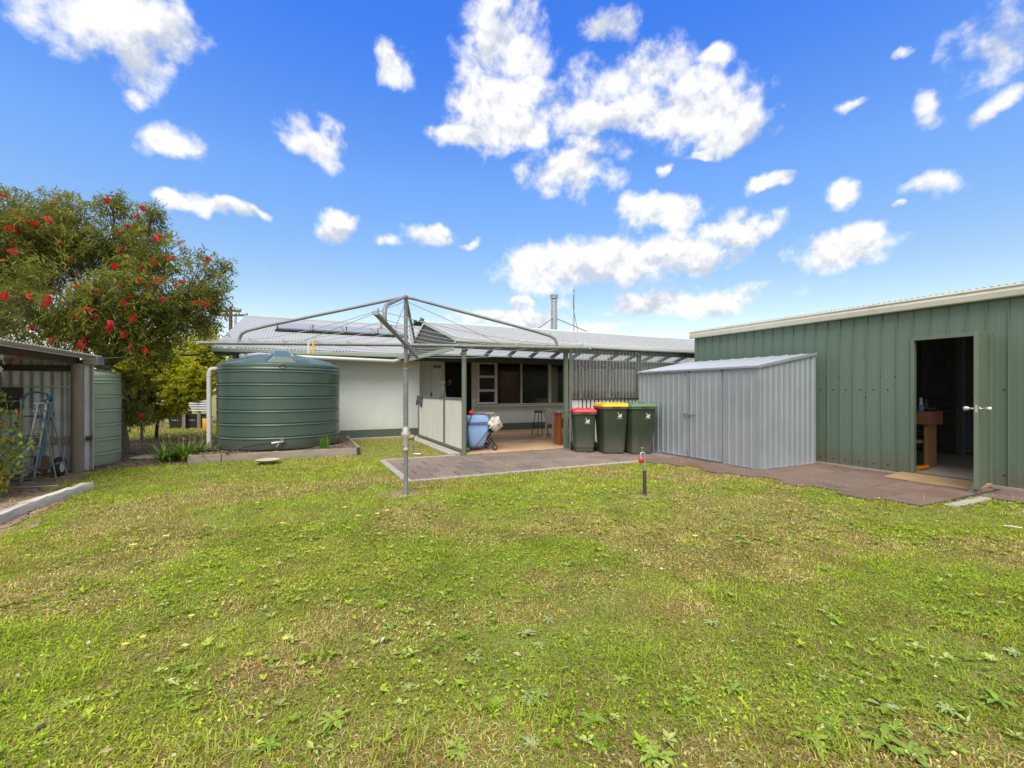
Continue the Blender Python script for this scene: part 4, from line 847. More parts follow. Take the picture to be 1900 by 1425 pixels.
# timber edged bed under the tank
bd = thing('raised_bed', 'low timber edged bed filled with bark under the large tank', 'garden bed', (-.25, 11.7, 0))
MB().box(-1.78, 1.24, 10.42, 13.2, -.02, .145).build('bark_fill', m_mulch, bd)
def rough_beam(a, b, w, h, seed, amp=.012):
    r_ = np.random.default_rng(seed); a, b = Vector(a), Vector(b); L = (b-a).length; n_ = max(3, int(L/.09)); d_ = (b-a).normalized(); s_ = Vector((-d_.y, d_.x, 0)); q = MB(); rings = []
    for i in range(n_+1):
        c_ = a.lerp(b, i/n_); rg = []
        for (u_, v_) in ((-.5, -.5), (.5, -.5), (.5, .30), (.40, .5), (.05, .47), (-.40, .5), (-.5, .30)):
            rg.append(tuple(c_+s_*(w*u_+r_.normal()*amp*.5)+Vector((0, 0, h*v_+(r_.normal()*amp if v_ > 0 else 0)))))
        rings.append(rg)
    n = 7
    for rg in rings: q.v += rg
    for i in range(n_):
        for k in range(n): q.f.append((i*n+k, i*n+(k+1) % n, (i+1)*n+(k+1) % n, (i+1)*n+k))
    q.f += [tuple(range(n-1, -1, -1)), tuple(n_*n+k for k in range(n))]; return q
def tim(x0, y0, x1, y1, name='sleeper', h=.165):
    d_ = Vector((x1-x0, y1-y0, 0)).normalized(); rough_beam((x0, y0, h/2-.01), (x1, y1, h/2-.01), .06, h, int(abs(x0)*100), .005).build(name, m_sleep2, bd, smooth=35)
tim(-1.84, 10.40, -1.30, 10.36); tim(-1.285, 10.357, 1.22, 10.27); tim(1.25, 10.30, 1.28, 13.1); tim(-1.82, 10.44, -1.80, 13.1)
MB().box(1.20, 1.275, 10.225, 10.298, -.02, .16).build('corner_peg', m_dtimb, bd)
stk = MB(); stk.tube([(.1, 10.62, .155), (.9, 10.78, .17)], .012, 6); tag(stk.build('dead_stick', m_post), 'bare stick lying on the bark in front of the large tank', 'stick')
bw = thing('shallow_dish', 'shallow cream dish lying on the grass against the timber bed', 'dish', (*at(497, 8.55), .0))
xx, yy = at(497, 8.55); MB().lathe([(.09, .012), (.16, .035), (.20, .062), (.212, .068), (.20, .072), (.15, .045), (.02, .028)], (xx, yy, .02), 32).build('bowl', mat('dull cream glaze', (.42, .38, .28), .6, 0, .15, 9), bw, smooth=50); MB().lathe([(.085, -.02), (.085, .014)], (xx, yy, .02), 20).build('foot', m_stone, bw)
# pale tank by the lean-to
T2 = (-3.98, 11.35); T2R = .86
t2 = thing('rainwater_tank', 'pale green ribbed slim rainwater tank behind the corrugated lean-to', 'water tank', (*T2, 0))
pr = ring_profile(T2R, -.02, 1.72, 6); pr[-1:] = [(T2R-.10, 1.735), (.3, 1.83), (.02, 1.84)]
MB().lathe(pr, (*T2, 0), 80).build('shell', m_tank2, t2, smooth=28)
for k in range(6):
    a = 2*math.pi*k/6+.2; c2, s2 = math.cos(a), math.sin(a)
    def r3(r, w, z): return (T2[0]+c2*r-s2*w, T2[1]+s2*r+c2*w, z)
    MB().frustum([r3(.2, -.06, 1.80), r3(.76, -.16, 1.70), r3(.76, .16, 1.70), r3(.2, .06, 1.80)], [r3(.2, -.04, 1.87), r3(.70, -.10, 1.78), r3(.70, .10, 1.78), r3(.2, .04, 1.87)]).build('lid_ray', m_tank2, t2, bevel=.012)

# ------------------------------------------------------------------ lean-to on the left
lt = thing('lean_to', 'open fronted corrugated iron lean-to on round timber posts', 'lean-to', (-4.4, 9.2, 0))
LX, LY = -3.36, 10.18
def post(x, y, z1, r=.085): return MB().lathe([(r*1.04, -.05), (r, .4), (r*.97, 1.2), (r*.96, z1-.01), (r*.8, z1)], (x, y, 0), 18).build('post', m_post, lt, smooth=40)
post(LX, LY, 1.86); post(LX, 7.72, 1.90, .06); post(-5.7, LY, 1.7); post(-5.7, 7.72, 1.7)
MB().sheet((-5.75, LY+.10, .0), (2.58, 0, 0), (0, 0, 1.92), (0, -1, 0), sine(.017), .127).build('end_sheet', m_iron, lt, smooth=60)
MB().sheet((-5.72, 7.6, .0), (0, 2.7, 0), (0, 0, 1.72), (1, 0, 0), sine(.014), .10).build('back_sheet', m_iron, lt, smooth=60)
ro = MB().sheet((-3.12, 7.3, 2.00), (0, 3.18, 0), (-2.75, 0, -.25), (0, 0, 1), sine(.013), .085).build('roof_sheet', m_iron, lt, smooth=60); q = ro.modifiers.new('t', 'SOLIDIFY'); q.thickness = .004
MB().box(-3.42, -3.37, 7.4, 10.30, 1.86, 1.965).build('front_beam', m_dtimb, lt); MB().box(-5.7, -3.44, 10.2, 10.25, 1.72, 1.82).build('top_rail', m_dtimb, lt)
MB().box(-5.6, -3.45, 10.17, 10.225, .50, .60).build('mid_rail', m_post, lt); MB().box(-3.255, -3.19, 10.19, 10.26, .53, .60).build('rail_end', m_dtimb, lt)
MB().tube([(-3.45, 10.10, 1.46), (-4.9, 10.10, 1.46)], .014, 8).build('shelf_rod', m_wire, lt)
MB().box(-4.85, -4.05, 10.04, 10.14, 1.08, 1.44).build('tool_board', m_dtimb, lt)
MB().box(-3.30, -3.10, 10.20, 10.50, 1.85, 1.99).build('end_flashing', m_galv, lt)
MB().tube([(-3.14, 7.4, 1.93), (-3.14, 10.35, 1.93)], .007, 5).build('front_wire', m_wire, lt)
# contents
sp = thing('shovel', 'old shovel with a black D handle leaning on the corrugated end wall', 'shovel', (-3.72, 9.95, .0))
sx = -3.66
MB().tube([(sx, 10.02, .92), (sx-.03, 9.97, .42), (sx-.05, 9.95, .30)], [.018, .020, .022], 10).build('shaft', m_post, sp, smooth=60)
MB().tube([(sx-.055, 10.02, 1.02), (sx-.05, 10.025, .94), (sx, 10.02, .91), (sx+.05, 10.025, .94), (sx+.055, 10.02, 1.02), (sx-.055, 10.02, 1.02)], .014, 8).build('grip', m_black, sp, smooth=60)
b_ = MB()
for i in range(6):
    for j in range(5):
        u, v = i/5, j/4-.5; w_ = .19*(1-.55*max(0, u-.6)*1.6); b_.v.append((sx-.06+v*w_, 9.94-.06*u+.05*(v*2)**2*.4, .32-.31*u))
for i in range(5):
    for j in range(4): b_.f.append((i*5+j, i*5+j+1, (i+1)*5+j+1, (i+1)*5+j))
o = b_.build('blade', m_rust, sp, smooth=60); q = o.modifiers.new('t', 'SOLIDIFY'); q.thickness = .005
lx0, ly0 = -3.62, 9.45
ld = thing('step_ladder', 'small folded aluminium step ladder standing in the lean-to', 'ladder', (lx0, ly0, 0))
for s in (-1, 1):
    MB().bar((lx0-.03, ly0-.12+s*.19, .0), (lx0+.08, ly0+.04+s*.13, 1.20), .03, .022, up=(1, 0, 0)).build('rail', m_steelp, ld)
    MB().tube([(lx0+.28, ly0+.10+s*.19, .02), (lx0+.10, ly0+.06+s*.13, 1.17)], .013, 8).build('rear_leg', m_pole, ld)
for k in range(4):
    t_ = .18+k*.24; MB().bar((lx0-.03+.11*t_, ly0-.12+.16*t_-.17, 1.2*t_), (lx0-.03+.11*t_, ly0-.12+.16*t_+.17, 1.2*t_), .07, .02).build('tread', m_steelp, ld)
MB().box(lx0+.03, lx0+.14, ly0-.10, ly0+.20, 1.19, 1.21).build('top_cap', m_steelp, ld)
MB().tube([(lx0+.26, ly0-.05, .25), (lx0+.26, ly0+.26, .25)], .010, 6).build('stretcher', m_pole, ld)
ht = thing('hand_truck', 'teal blue hand truck with black tyres leaning in the lean-to', 'hand truck', (-3.80, 9.75, 0))
hx = -3.80; A = lambda x, y, z: (hx+x, 9.72+y, z)
for s in (-1, 1): MB().tube([A(s*.19-.05, -.05, .16), A(s*.18, .14, .9), A(s*.165+.02, .20, 1.22), A(s*.12+.02, .22, 1.34), A(0.02, .225, 1.37)], .016, 10).build('handle_tube', m_blue, ht, smooth=60)
MB().tube([A(.21, .19, 1.20), A(.25, .05, 1.30), A(.24, -.03, 1.26), A(.10, -.02, 1.10), A(.08, .10, .95)], .014, 10).build('loop_grip', m_blue, ht, smooth=60)
for z_ in (.34, .66, .98): MB().tube([A(-.22, .02+z_*.14, z_), A(.20, .02+z_*.14, z_)], .012, 8).build('cross_bar', m_blue, ht)
MB().box(hx-.24, hx+.16, 9.42, 9.66, .03, .045).build('toe_plate', m_pole, ht); MB().tube([A(-.30, .03, .15), A(.34, .03, .15)], .012, 8).build('axle', m_pole, ht)
for s in (-.27, .36):
    w_ = MB().lathe([(.085, -.035), (.145, -.042), (.16, -.02), (.16, .02), (.145, .042), (.085, .035)], A(s, .03, .16), 28, axis='x', cap=False).build('wheel', m_rubber, ht, smooth=50)
    MB().lathe([(.012, -.045), (.06, -.03), (.088, -.036), (.088, .036), (.06, .03), (.012, .045)], A(s, .03, .16), 20, axis='x').build('rim', m_bag, w_, smooth=50)
tr_ = thing('wire_trellis', 'grey wire trellis frame standing at the front of the lean-to', 'trellis', (-3.9, 8.9, 0))
for z_ in (.06, .28, .46, .66, .86, 1.06, 1.24): MB().tube([(-3.62, 9.05, z_), (-4.55, 9.05, z_)], .008, 6).build('bar', m_pole, tr_)
for xx in (-3.62, -4.10, -4.55): MB().tube([(xx, 9.06, .0), (xx, 9.06, 1.28)], .009, 6).build('upright', m_pole, tr_)
MB().tube([(-3.40, 9.05, .16), (-4.35, 9.03, .92)], .009, 6).build('brace', m_pole, tr_)
tag(MB().tube([(-2.95, 8.35, .075), (-4.4, 8.62, .07)], .011, 8).build('galvanised_rod', m_galv, smooth=60), 'thin galvanised rod lying on the earth before the lean-to', 'rod')
# planted bed with bleached sleepers
for i, (y0, y1, x0, x1, lab) in enumerate(((6.42, 7.05, -2.80, -2.80, 'brown stained end of timber sleeper edging beside the planted bed'), (7.07, 8.30, -2.80, -2.62, 'long bleached timber sleeper edging the planted bed by the lean-to'))):
    q = rough_beam((x0, y0, .035), (x1, y1, .035), .12, .14, 5+i, .0045).build('sleeper', m_sleep, smooth=35); tag(q, lab, 'sleeper')
# clothes wire from the lean-to to the eave
tag(MB().tube([(-3.14, 10.45, 1.97), (-1.79, 13.0, 2.30)], .0028, 5).build('tie_wire', m_wire), 'thin pale wire stretched from the lean-to to the house eave', 'wire')

# ------------------------------------------------------------------ rotary clothes hoist
hx, hy = HOIST; ho = thing('clothes_hoist', 'old galvanised rotary clothes hoist standing on the lawn', 'clothes hoist', (hx, hy, 0))
HZ = 2.005
def hp(x, y, z): return (hx+x, hy+y, z)
MB().lathe([(.036, -.05), (.034, .03), (.029, .05), (.029, .60)], (hx, hy, 0), 16).build('lower_post', m_pole, ho, smooth=40)
MB().lathe([(.034, .82), (.034, 1.66), (.040, 1.665), (.040, 1.69), (.028, 1.695)], (hx, hy, 0), 16).build('middle_post', m_pole, ho, smooth=40)
MB().lathe([(.027, 1.69), (.027, 1.775)], (hx, hy, 0), 16).build('rusty_sleeve', m_rust, ho, smooth=40)
MB().lathe([(.026, 1.775), (.026, 2.62), (.035, 2.625), (.035, 2.66), (.015, 2.675)], (hx, hy, 0), 16).build('upper_post', m_pole, ho, smooth=40)
gb = MB().lathe([(.033, .585), (.042, .59), (.042, .62), (.036, .63), (.046, .72), (.062, .785), (.066, .80), (.062, .82), (.045, .885), (.042, .89), (.042, .905), (.034, .91)], (hx, hy, 0), 20).build('gearbox', mat('pale grey casting', (.42, .42, .37), .55, .3, .15, 12, dirt=(.22, .19, .14), dscale=9, damt=.6), ho, smooth=35)
rt = Vector((*RGT, 0)); 
for zz in (.65, .86): 
    for a in (0, 1.57, 3.14, 4.71): MB().lathe([(.012, -.006), (.012, .006)], hp(.050*math.cos(a+.5), .050*math.sin(a+.5), zz), 8).build('bolt', m_pole, gb)
cp = lambda r, z: tuple(Vector((hx, hy, z))+rt*r)
MB().tube([cp(.04, .765), cp(.085, .765), cp(.115, .765)], [.035, .038, .022], 14).build('crank_boss', m_ply, ho, smooth=50)
ck = MB().tube([cp(.10, .765), cp(.10, .54)], .010, 8).build('crank_arm', m_pole, ho); MB().tube([cp(.09, .54), cp(.13, .54), cp(.20, .535)], [.010, .017, .019], 10).build('crank_grip', m_galv, ck, smooth=50)
AL = 2.56; a0 = math.atan2(*(np.array(at(693, 3.40))-np.array(HOIST))[::-1])
arms = [a0+k*math.pi/2 for k in range(4)]
def arm_pt(k, r, z=0): return (hx+math.cos(arms[k])*r, hy+math.sin(arms[k])*r, HZ+z)
MB().lathe([(.05, HZ-.035), (.055, HZ), (.05, HZ+.035)], (hx, hy, 0), 16).build('hub', m_pole, ho, smooth=40)
for k in range(4):
    am = MB().tube([arm_pt(k, .02), arm_pt(k, AL, -.01)], .0225, 12).build('arm', m_pole, ho, smooth=60)
    MB().lathe([(.026, -.015), (.026, .015)], arm_pt(k, AL, -.01), 10).build('end_cap', m_galv, am)
    s_ = [(0.015, .635), (.10, .625), (.6, .50), (1.2, .355), (1.75, .22), (1.98, .155), (2.05, .115), (2.075, .06), (2.08, .0)]
    MB().tube([arm_pt(k, r, z) for r, z in s_], .0195, 10).build('strut', m_pole, ho, smooth=60)
    MB().tube([arm_pt(k, .02, .58), arm_pt(k, 1.35, .01)], .004, 5).build('stay_wire', m_pole, ho)
    for r in (.75, 1.15, 1.55, 1.95, 2.45):
        lp = MB(); c_ = arm_pt(k, r, .035); lp.tube([(c_[0]+math.cos(arms[k])*.016*math.cos(t), c_[1]+math.sin(arms[k])*.016*math.cos(t), c_[2]+.016*math.sin(t)) for t in np.linspace(-1.4, 4.5, 9)], .003, 5); lp.build('line_eye', m_pole, am)
for k in range(4):
    for r in (.75, 1.15, 1.55, 1.95, 2.45):
        p0, p1 = Vector(arm_pt(k, r, .03)), Vector(arm_pt((k+1) % 4, r, .03)); sag = .025+.045*(r/2.45)*random.uniform(.6, 1.7)
        pts = [tuple(p0.lerp(p1, t)-Vector((0, 0, sag*4*t*(1-t)))) for t in np.linspace(0, 1, 9)]
        MB().tube(pts, .0032, 5, cap=False).build('line_wire', m_wire, ho)
pg = thing('peg_hanger', 'yellow and white plastic pegs clipped to a hoist arm', 'pegs', arm_pt(3, 1.15, -.03))
best = min(range(4), key=lambda k: abs(np.dot(np.array([math.cos(arms[k]), math.sin(arms[k])]), RGT)+1))
pa = arm_pt(best, 1.18, -.045); pb = arm_pt(best, 1.24, -.045); pg.location = pa
for p_, m_, nm in ((pa, m_lyel, 'yellow_peg'), (pb, m_wplast, 'white_peg')):
    MB().box(p_[0]-.012, p_[0]+.012, p_[1]-.028, p_[1]-.012, p_[2]-.09, p_[2]+.08).build(nm, m_, pg, bevel=.003)
# ------------------------------------------------------------------ garden tap
tx, ty = TAP; tp = thing('garden_tap', 'standing garden tap with a red fitting on a brown sleeved pipe in the lawn', 'tap', (tx, ty, 0))
MB().lathe([(.027, -.05), (.025, .02), (.023, .33), (.020, .335)], (tx, ty, 0), 14).build('sleeve', mat('brown timber sleeve', (.045, .032, .028), .8, 0, .3, 15), tp, smooth=40)
L2 = lambda r, z: tuple(Vector((tx, ty, z))+rt*r)
MB().tube([L2(0, .33), L2(0, .54), L2(-.006, .565), L2(-.03, .575), L2(-.05, .56), L2(-.055, .54)], .0135, 10).build('riser_pipe', m_galv, tp, smooth=60)
MB().tube([L2(-.032, .57), L2(-.034, .625)], [.014, .010], 10).build('tap_body', m_brass, tp, smooth=60); MB().lathe([(.012, .615), (.026, .625), (.026, .64), (.012, .645)], L2(-.034, .0), 12).build('tap_handle', m_brass, tp, smooth=50)
MB().tube([L2(-.052, .55), L2(-.052, .50)], [.016, .020], 10).build('spout', m_galv, tp, smooth=60); q = MB().sphere(L2(-.045, .475), .036, 14, 10, 1, 1, 1.15).build('red_fitting', m_redp, tp, smooth=60)
MB().tube([L2(-.045, .445), L2(-.045, .40)], [.016, .011], 10).build('hose_tail', m_galv, tp, smooth=60)
# ------------------------------------------------------------------ wheelie bins
def rrect(w, l, r, z, k=4, cx=0, cy=0):
    pts = []
    for sx, sy, a0 in ((1, 1, 0), (-1, 1, 90), (-1, -1, 180), (1, -1, 270)):
        for i in range(k+1):
            a = R(a0+90*i/k); pts.append((cx+sx*(w/2-r)+r*math.cos(a), cy+sy*(l/2-r)+r*math.sin(a), z))
    return pts
def loft(q, rings, cap0=True, cap1=True):
    n = len(rings[0]); o = len(q.v)
    for rg in rings: q.v += [tuple(p) for p in rg]
    for i in range(len(rings)-1):
        for k in range(n): q.f.append((o+i*n+k, o+i*n+(k+1) % n, o+(i+1)*n+(k+1) % n, o+(i+1)*n+k))
    if cap0: q.f.append(tuple(o+k for k in range(n-1, -1, -1)))
    if cap1: q.f.append(tuple(o+(len(rings)-1)*n+k for k in range(n)))
    return q
SWAN = [(-.50, .62), (-.44, .70), (-.36, .66), (-.20, .50), (-.10, .34), (.0, .20), (.14, .30), (.30, .42), (.48, .50), (.40, .36), (.52, .34), (.40, .22), (.46, .10), (.36, -.04), (.40, -.20),
        (.20, -.30), (.02, -.26), (-.14, -.18), (-.34, -.20), (-.46, -.10), (-.36, -.02), (-.26, .08), (-.14, .10), (-.20, .24), (-.32, .44), (-.40, .54)]
def bin_(label, x, y, rz, H, w1, l1, w0, l0, lidm, lid_h, foot=0):
    b = thing('wheelie_bin', label, 'bin', (x, y, .031), rz, 'wheelie bins on the paving')
    f = MB(); sh = .05
    rings = [rrect(w0-.03, l0-.03, .04, 0.0, cy=.0), rrect(w0, l0, .05, .02), rrect(w0, l0, .05, foot or .05)]
    if foot: rings += [rrect(w0+.03, l0+.03, .05, foot+.012)]
    rings += [rrect(w0+(w1-w0)*.45, l0+(l1-l0)*.45, .05, H*.45, cy=-sh*.0), rrect(w1-.03, l1-.03, .05, H-.13), rrect(w1-.03, l1-.03, .05, H-.075)]
    body = loft(f, rings).build('body', m_binb, b, smooth=40, world=False)
    q = loft(MB(), [rrect(w1-.028, l1-.028, .05, H-.10), rrect(w1+.03, l1+.03, .06, H-.085), rrect(w1+.035, l1+.035, .06, H-.05), rrect(w1-.0, l1-.0, .05, H-.045)]); q.build('rim', m_rim, b, smooth=40, world=False)
    q = loft(MB(), [rrect(w1+.045, l1+.03, .06, H-.046, cy=-.01), rrect(w1+.045, l1+.03, .06, H-.025, cy=-.01), rrect(w1+.0, l1-.02, .07, H+lid_h*.6), rrect(w1-.12, l1-.16, .08, H+lid_h), rrect(w1-.2, l1-.26, .08, H+lid_h*.8)])
    lid = q.build('lid', lidm, b, smooth=40, world=False, bevel=.004)
    for s in (-1, 1): loft(MB(), [rrect(.06, l1*.52, .025, H+lid_h*.55, cx=s*w1*.22, cy=-.02), rrect(.05, l1*.48, .022, H+lid_h*1.0+.014, cx=s*w1*.22, cy=-.02), rrect(.03, l1*.44, .012, H+lid_h*1.0+.018, cx=s*w1*.22, cy=-.02)]).build('lid_rib', lidm, lid, smooth=40, world=False)
    MB().box(-.09, .09, -l1/2-.045, -l1/2-.012, H-.045, H-.022).build('lid_lip', lidm, lid, world=False, bevel=.006)
    for s in (-1, 1): MB().tube([(s*.13, l1/2+.005, H-.04), (s*.13, l1/2+.05, H-.015), (s*.13, l1/2+.03, H+.01)], .014, 8).build('hinge', lidm, lid, world=False)
    MB().tube([(-.17, l1/2+.06, H-.06), (.17, l1/2+.06, H-.06)], .016, 8).build('handle', m_binb, b, world=False)
    for s in (-1, 1): MB().box(s*.16-.012, s*.16+.012, l1/2-.03, l1/2+.07, H-.075, H-.045).build('handle_bracket', m_binb, b, world=False)
    for s in (-1, 1):
        w_ = MB().lathe([(.055, -.024), (.085, -.028), (.10, -.012), (.10, .012), (.085, .028), (.055, .024)], (s*(w0/2+.03), l0/2+.03, .10), 22, axis='x', cap=False).build('wheel', m_rubber, b, smooth=45, world=False)
        MB().lathe([(.010, -.03), (.03, -.02), (.056, -.024), (.056, .024), (.03, .02), (.010, .03)], (s*(w0/2+.03), l0/2+.03, .10), 16, axis='x').build('hub', m_black, w_, smooth=45, world=False)
    MB().tube([(-w0/2-.03, l0/2+.03, .10), (w0/2+.03, l0/2+.03, .10)], .011, 8).build('axle', m_pole, b, world=False)
    for s in (-1, 1):
        for yy in (l1*.28, l1*.40): MB().box(s*(w1/2-.016)-.008, s*(w1/2-.016)+.008, yy-.012, yy+.012, H-.22, H-.10).build('rib', m_binb, b, world=False)
    # white swan mark with its line of small print, on the sloping front
    def fp(u, z):                                   # front face point
        t = (z-.45*H)/(H-.13-.45*H); la = l0+(l1-l0)*.45; l_ = la+(l1-.03-la)*t; return (u, -l_/2-.0025, z)
    u0, z0 = (.085 if w1 > .5 else .05), H-.245; S = .115
    sw = MB(); n = len(SWAN); sw.v = [fp(u0+a*S*.9, z0+c*S*.95) for a, c in SWAN]; sw.f = [tuple(range(n-1, -1, -1))]
    me_o = sw.build('swan_mark', m_logo, b, world=False)
    tri = me_o.modifiers.new('t', 'TRIANGULATE')
    tx_ = MB()
    for i, wd in enumerate((.016, .012, .014, .010, .014, .008, .016)):
        a = u0-.055+i*.0165; z_ = z0-.052; tx_.add([fp(a, z_), fp(a+wd*.8, z_), fp(a+wd*.8, z_+.010), fp(a, z_+.010)], [(0, 1, 2, 3)])
    tx_.build('small_print', m_logo, b, world=False)
    return b
bin_('short dark green wheelie bin with a red lid beside the verandah post', 5.83, 8.42, R(-26), .93, .50, .56, .40, .42, m_lred, .035, foot=.10)
bin_('dark green wheelie bin with a bright yellow lid', 6.29, 8.03, R(-19), 1.06, .58, .70, .46, .50, m_lyel, .035)
bin_('dark green wheelie bin with a green lid beside the silver shed', 6.76, 7.72, R(-14), 1.06, .58, .70, .46, .50, m_lgrn, .03)

# ------------------------------------------------------------------ things on the patio
PZ = .0385
x0, y0 = 3.72, 9.62                                    # laundry trolley
tr = thing('laundry_trolley', 'folding black wire trolley holding a tall pale blue cloth bag', 'trolley', (x0, y0, PZ))
q = MB(); ring = lambda w, l, z, cx=0, cy=0: [(x0+cx+p[0], y0+cy+p[1], z) for p in rrect(w, l, .06, 0)]
rg = [ring(.30, .26, PZ+.04, -.02), ring(.36, .32, PZ+.16, -.02), ring(.50, .40, PZ+.36), ring(.53, .42, PZ+.55), ring(.50, .41, PZ+.60), ring(.51, .42, PZ+.66), ring(.50, .40, PZ+.76), ring(.44, .36, PZ+.80)]
rg = [[(p[0]+.012*math.sin(7*k+3*i), p[1]+.012*math.cos(5*k+2*i), p[2]+.008*math.sin(k*2+i)) for k, p in enumerate(r_)] for i, r_ in enumerate(rg)]
o = loft(q, rg).build('cloth_bag', m_cloth, tr, smooth=70); sb = o.modifiers.new('s', 'SUBSURF'); sb.levels = sb.render_levels = 1
P = lambda a, b, z: (x0+a, y0+b, PZ+z)
for s in (-1, 1):
    MB().tube([P(-.29, s*.23, .07), P(-.34, s*.23, .42), P(-.18, s*.23, .86)], .009, 8).build('leg', m_black, tr, smooth=60)
    MB().tube([P(.36, s*.23, .07), P(.20, s*.23, .50), P(.26, s*.23, .62), P(.33, s*.23, .84)], .009, 8).build('leg', m_black, tr, smooth=60)
    MB().tube([P(-.10, s*.23, .10), P(.22, s*.23, .48)], .008, 8).build('cross_brace', m_black, tr)
    for a in (-.29, .36):
        w_ = MB().lathe([(.035, -.010), (.058, -.012), (.066, 0), (.058, .012), (.035, .010)], P(a, s*.25, .066), 20, axis='y', cap=False).build('wheel', m_rubber, tr, smooth=45)
        MB().lathe([(.008, -.014), (.037, -.008), (.037, .008), (.008, .014)], P(a, s*.25, .066), 14, axis='y').build('hub', m_pole, w_)
    MB().tube([P(-.29, s*.235, .10), P(.36, s*.235, .10)], .007, 6).build('side_rail', m_black, tr)
MB().tube([P(.12, -.23, .84), P(.33, -.23, .845), P(.33, .23, .845), P(.12, .23, .84)], .010, 8).build('push_handle', m_frame, tr, smooth=60)
for z_ in (.60, .64): MB().tube([P(-.27, -.225, z_), P(.27, -.225, z_-.005), P(.27, .225, z_), P(-.27, .225, z_), P(-.27, -.225, z_)], .007, 6).build('band', m_black, tr)
tb = MB(); bx_, by_, bz_ = x0+.36, y0-.24, PZ+.61
tb.sphere((bx_, by_, bz_), .17, 20, 14, .95, .55, .85)
tb.v = [(a+.030*math.sin(41*c+29*b_)+.012*math.sin(90*c+60*a), b_+.028*math.sin(47*a+31*c), c+.030*math.sin(43*a+20*b_)-(.10 if c < bz_-.05 and a > bx_+.02 else 0)*(bz_-c)*4) for a, b_, c in tb.v]
o = tb.build('white_bag', m_bag, smooth=80); tag(o, 'crumpled creamy white cloth bag hung on the trolley handle', 'bag')
MB().tube([(bx_-.08, by_, bz_+.08), (bx_-.06, by_+.01, PZ+.85), (bx_-.02, by_+.02, PZ+.85), (bx_+.04, by_, bz_+.09)], .008, 6).build('bag_strap', m_bag, o, smooth=60, world=False)
o.children[0].parent = o
q = thing('red_ball', 'red plastic ball resting on top of the blue cloth bag', 'ball', (3.58, 9.55, PZ+.80)); MB().sphere((3.58, 9.55, PZ+.855), .06, 16, 12, 1, 1, .95).build('ball', m_redp, q, smooth=80); MB().tube([(3.58, 9.55, PZ+.905), (3.585, 9.55, PZ+.93)], .008, 6).build('stalk', m_binb, q)
q = thing('folding_stool', 'black folding stool with crossed legs behind the blue bag', 'stool', (4.25, 10.3, PZ))
MB().box(4.02, 4.50, 10.15, 10.50, PZ+.43, PZ+.47).build('seat', m_black, q, bevel=.01)
for s in (10.18, 10.46):
    MB().bar((4.05, s, PZ+.44), (4.46, s, PZ), .022).build('leg', m_black, q); MB().bar((4.46, s+.022, PZ+.44), (4.05, s+.022, PZ), .022).build('leg', m_black, q)
def boot(x, y, label):
    q = thing('boot', label, 'boot', (x, y, PZ), 0, 'black boots by the wall'); 
    loft(MB(), [[(x+a*.9, y+b, PZ+z) for a, b, z in rr_] for rr_ in (rrect(.10, .28, .045, .0, cy=-.02), rrect(.10, .28, .045, .05, cy=-.02), rrect(.095, .20, .045, .10, cy=.02), rrect(.09, .13, .04, .16, cy=.06), rrect(.10, .13, .04, .26, cy=.065))]).build('upper', m_black, q, smooth=50)
    MB().box(x-.048, x+.048, y-.165, y+.125, PZ, PZ+.018).build('sole', m_rubber, q)
for a in (5.32, 5.45, 5.75, 5.90): boot(a, 13.75, 'black ankle boot in the row on the tiles under the window')
sx_, sy_ = 6.75, 12.05                                  # bar stool
q = thing('bar_stool', 'tall bar stool with an olive seat and thin black legs', 'stool', (sx_, sy_, PZ))
MB().lathe([(.17, .68), (.185, .69), (.185, .735), (.17, .75), (.02, .752)], (sx_, sy_, PZ), 24).build('seat', m_stool, q, smooth=40)
for s, t_ in ((-1, -1), (1, -1), (1, 1), (-1, 1)): MB().tube([(sx_+s*.10, sy_+t_*.10, PZ+.69), (sx_+s*.19, sy_+t_*.19, PZ)], .012, 8).build('leg', m_black, q)
MB().tube([(sx_+.165*math.cos(a)*1.25, sy_+.165*math.sin(a)*1.25, PZ+.25) for a in np.linspace(0, 2*math.pi, 21)], .009, 6).build('foot_ring', m_black, q)
cx_, cy_ = 6.72, 11.1                                  # plastic chair
q = thing('plastic_chair', 'white moulded plastic chair with a slatted back at the timber table', 'chair', (cx_, cy_, PZ))
loft(MB(), [[(cx_+p[0], cy_+p[1], PZ+z+.01*abs(p[0])) for p in rrect(w, .42, .06, 0)] for w, z in ((.40, .40), (.42, .42), (.42, .435))]).build('seat', m_wplast, q, smooth=40)
for s, t_ in ((-1, -1), (1, -1), (1, 1), (-1, 1)): MB().bar((cx_+s*.18, cy_+t_*.18, PZ+.42), (cx_+s*.23, cy_+t_*.23, PZ), .045, .03).build('leg', m_wplast, q)
for k in range(5): MB().bar((cx_-.18, cy_-.15+k*.075, PZ+.43), (cx_-.27, cy_-.19+k*.095, PZ+.80), .012, .04, up=(0, 1, 0)).build('back_slat', m_wplast, q)
MB().tube([(cx_-.18, cy_-.20, PZ+.44), (cx_-.26, cy_-.24, PZ+.78), (cx_-.275, cy_-.12, PZ+.84), (cx_-.275, cy_+.12, PZ+.84), (cx_-.26, cy_+.24, PZ+.78), (cx_-.18, cy_+.20, PZ+.44)], .018, 8).build('back_frame', m_wplast, q, smooth=60)
for s in (-1, 1): MB().tube([(cx_-.235, cy_+s*.235, PZ+.66), (cx_+.14, cy_+s*.25, PZ+.64), (cx_+.20, cy_+s*.22, PZ+.44)], .020, 8).build('arm', m_wplast, q, smooth=60)
q = thing('timber_table', 'orange varnished timber table with panel ends behind the verandah post', 'table', (6.4, 9.9, PZ))
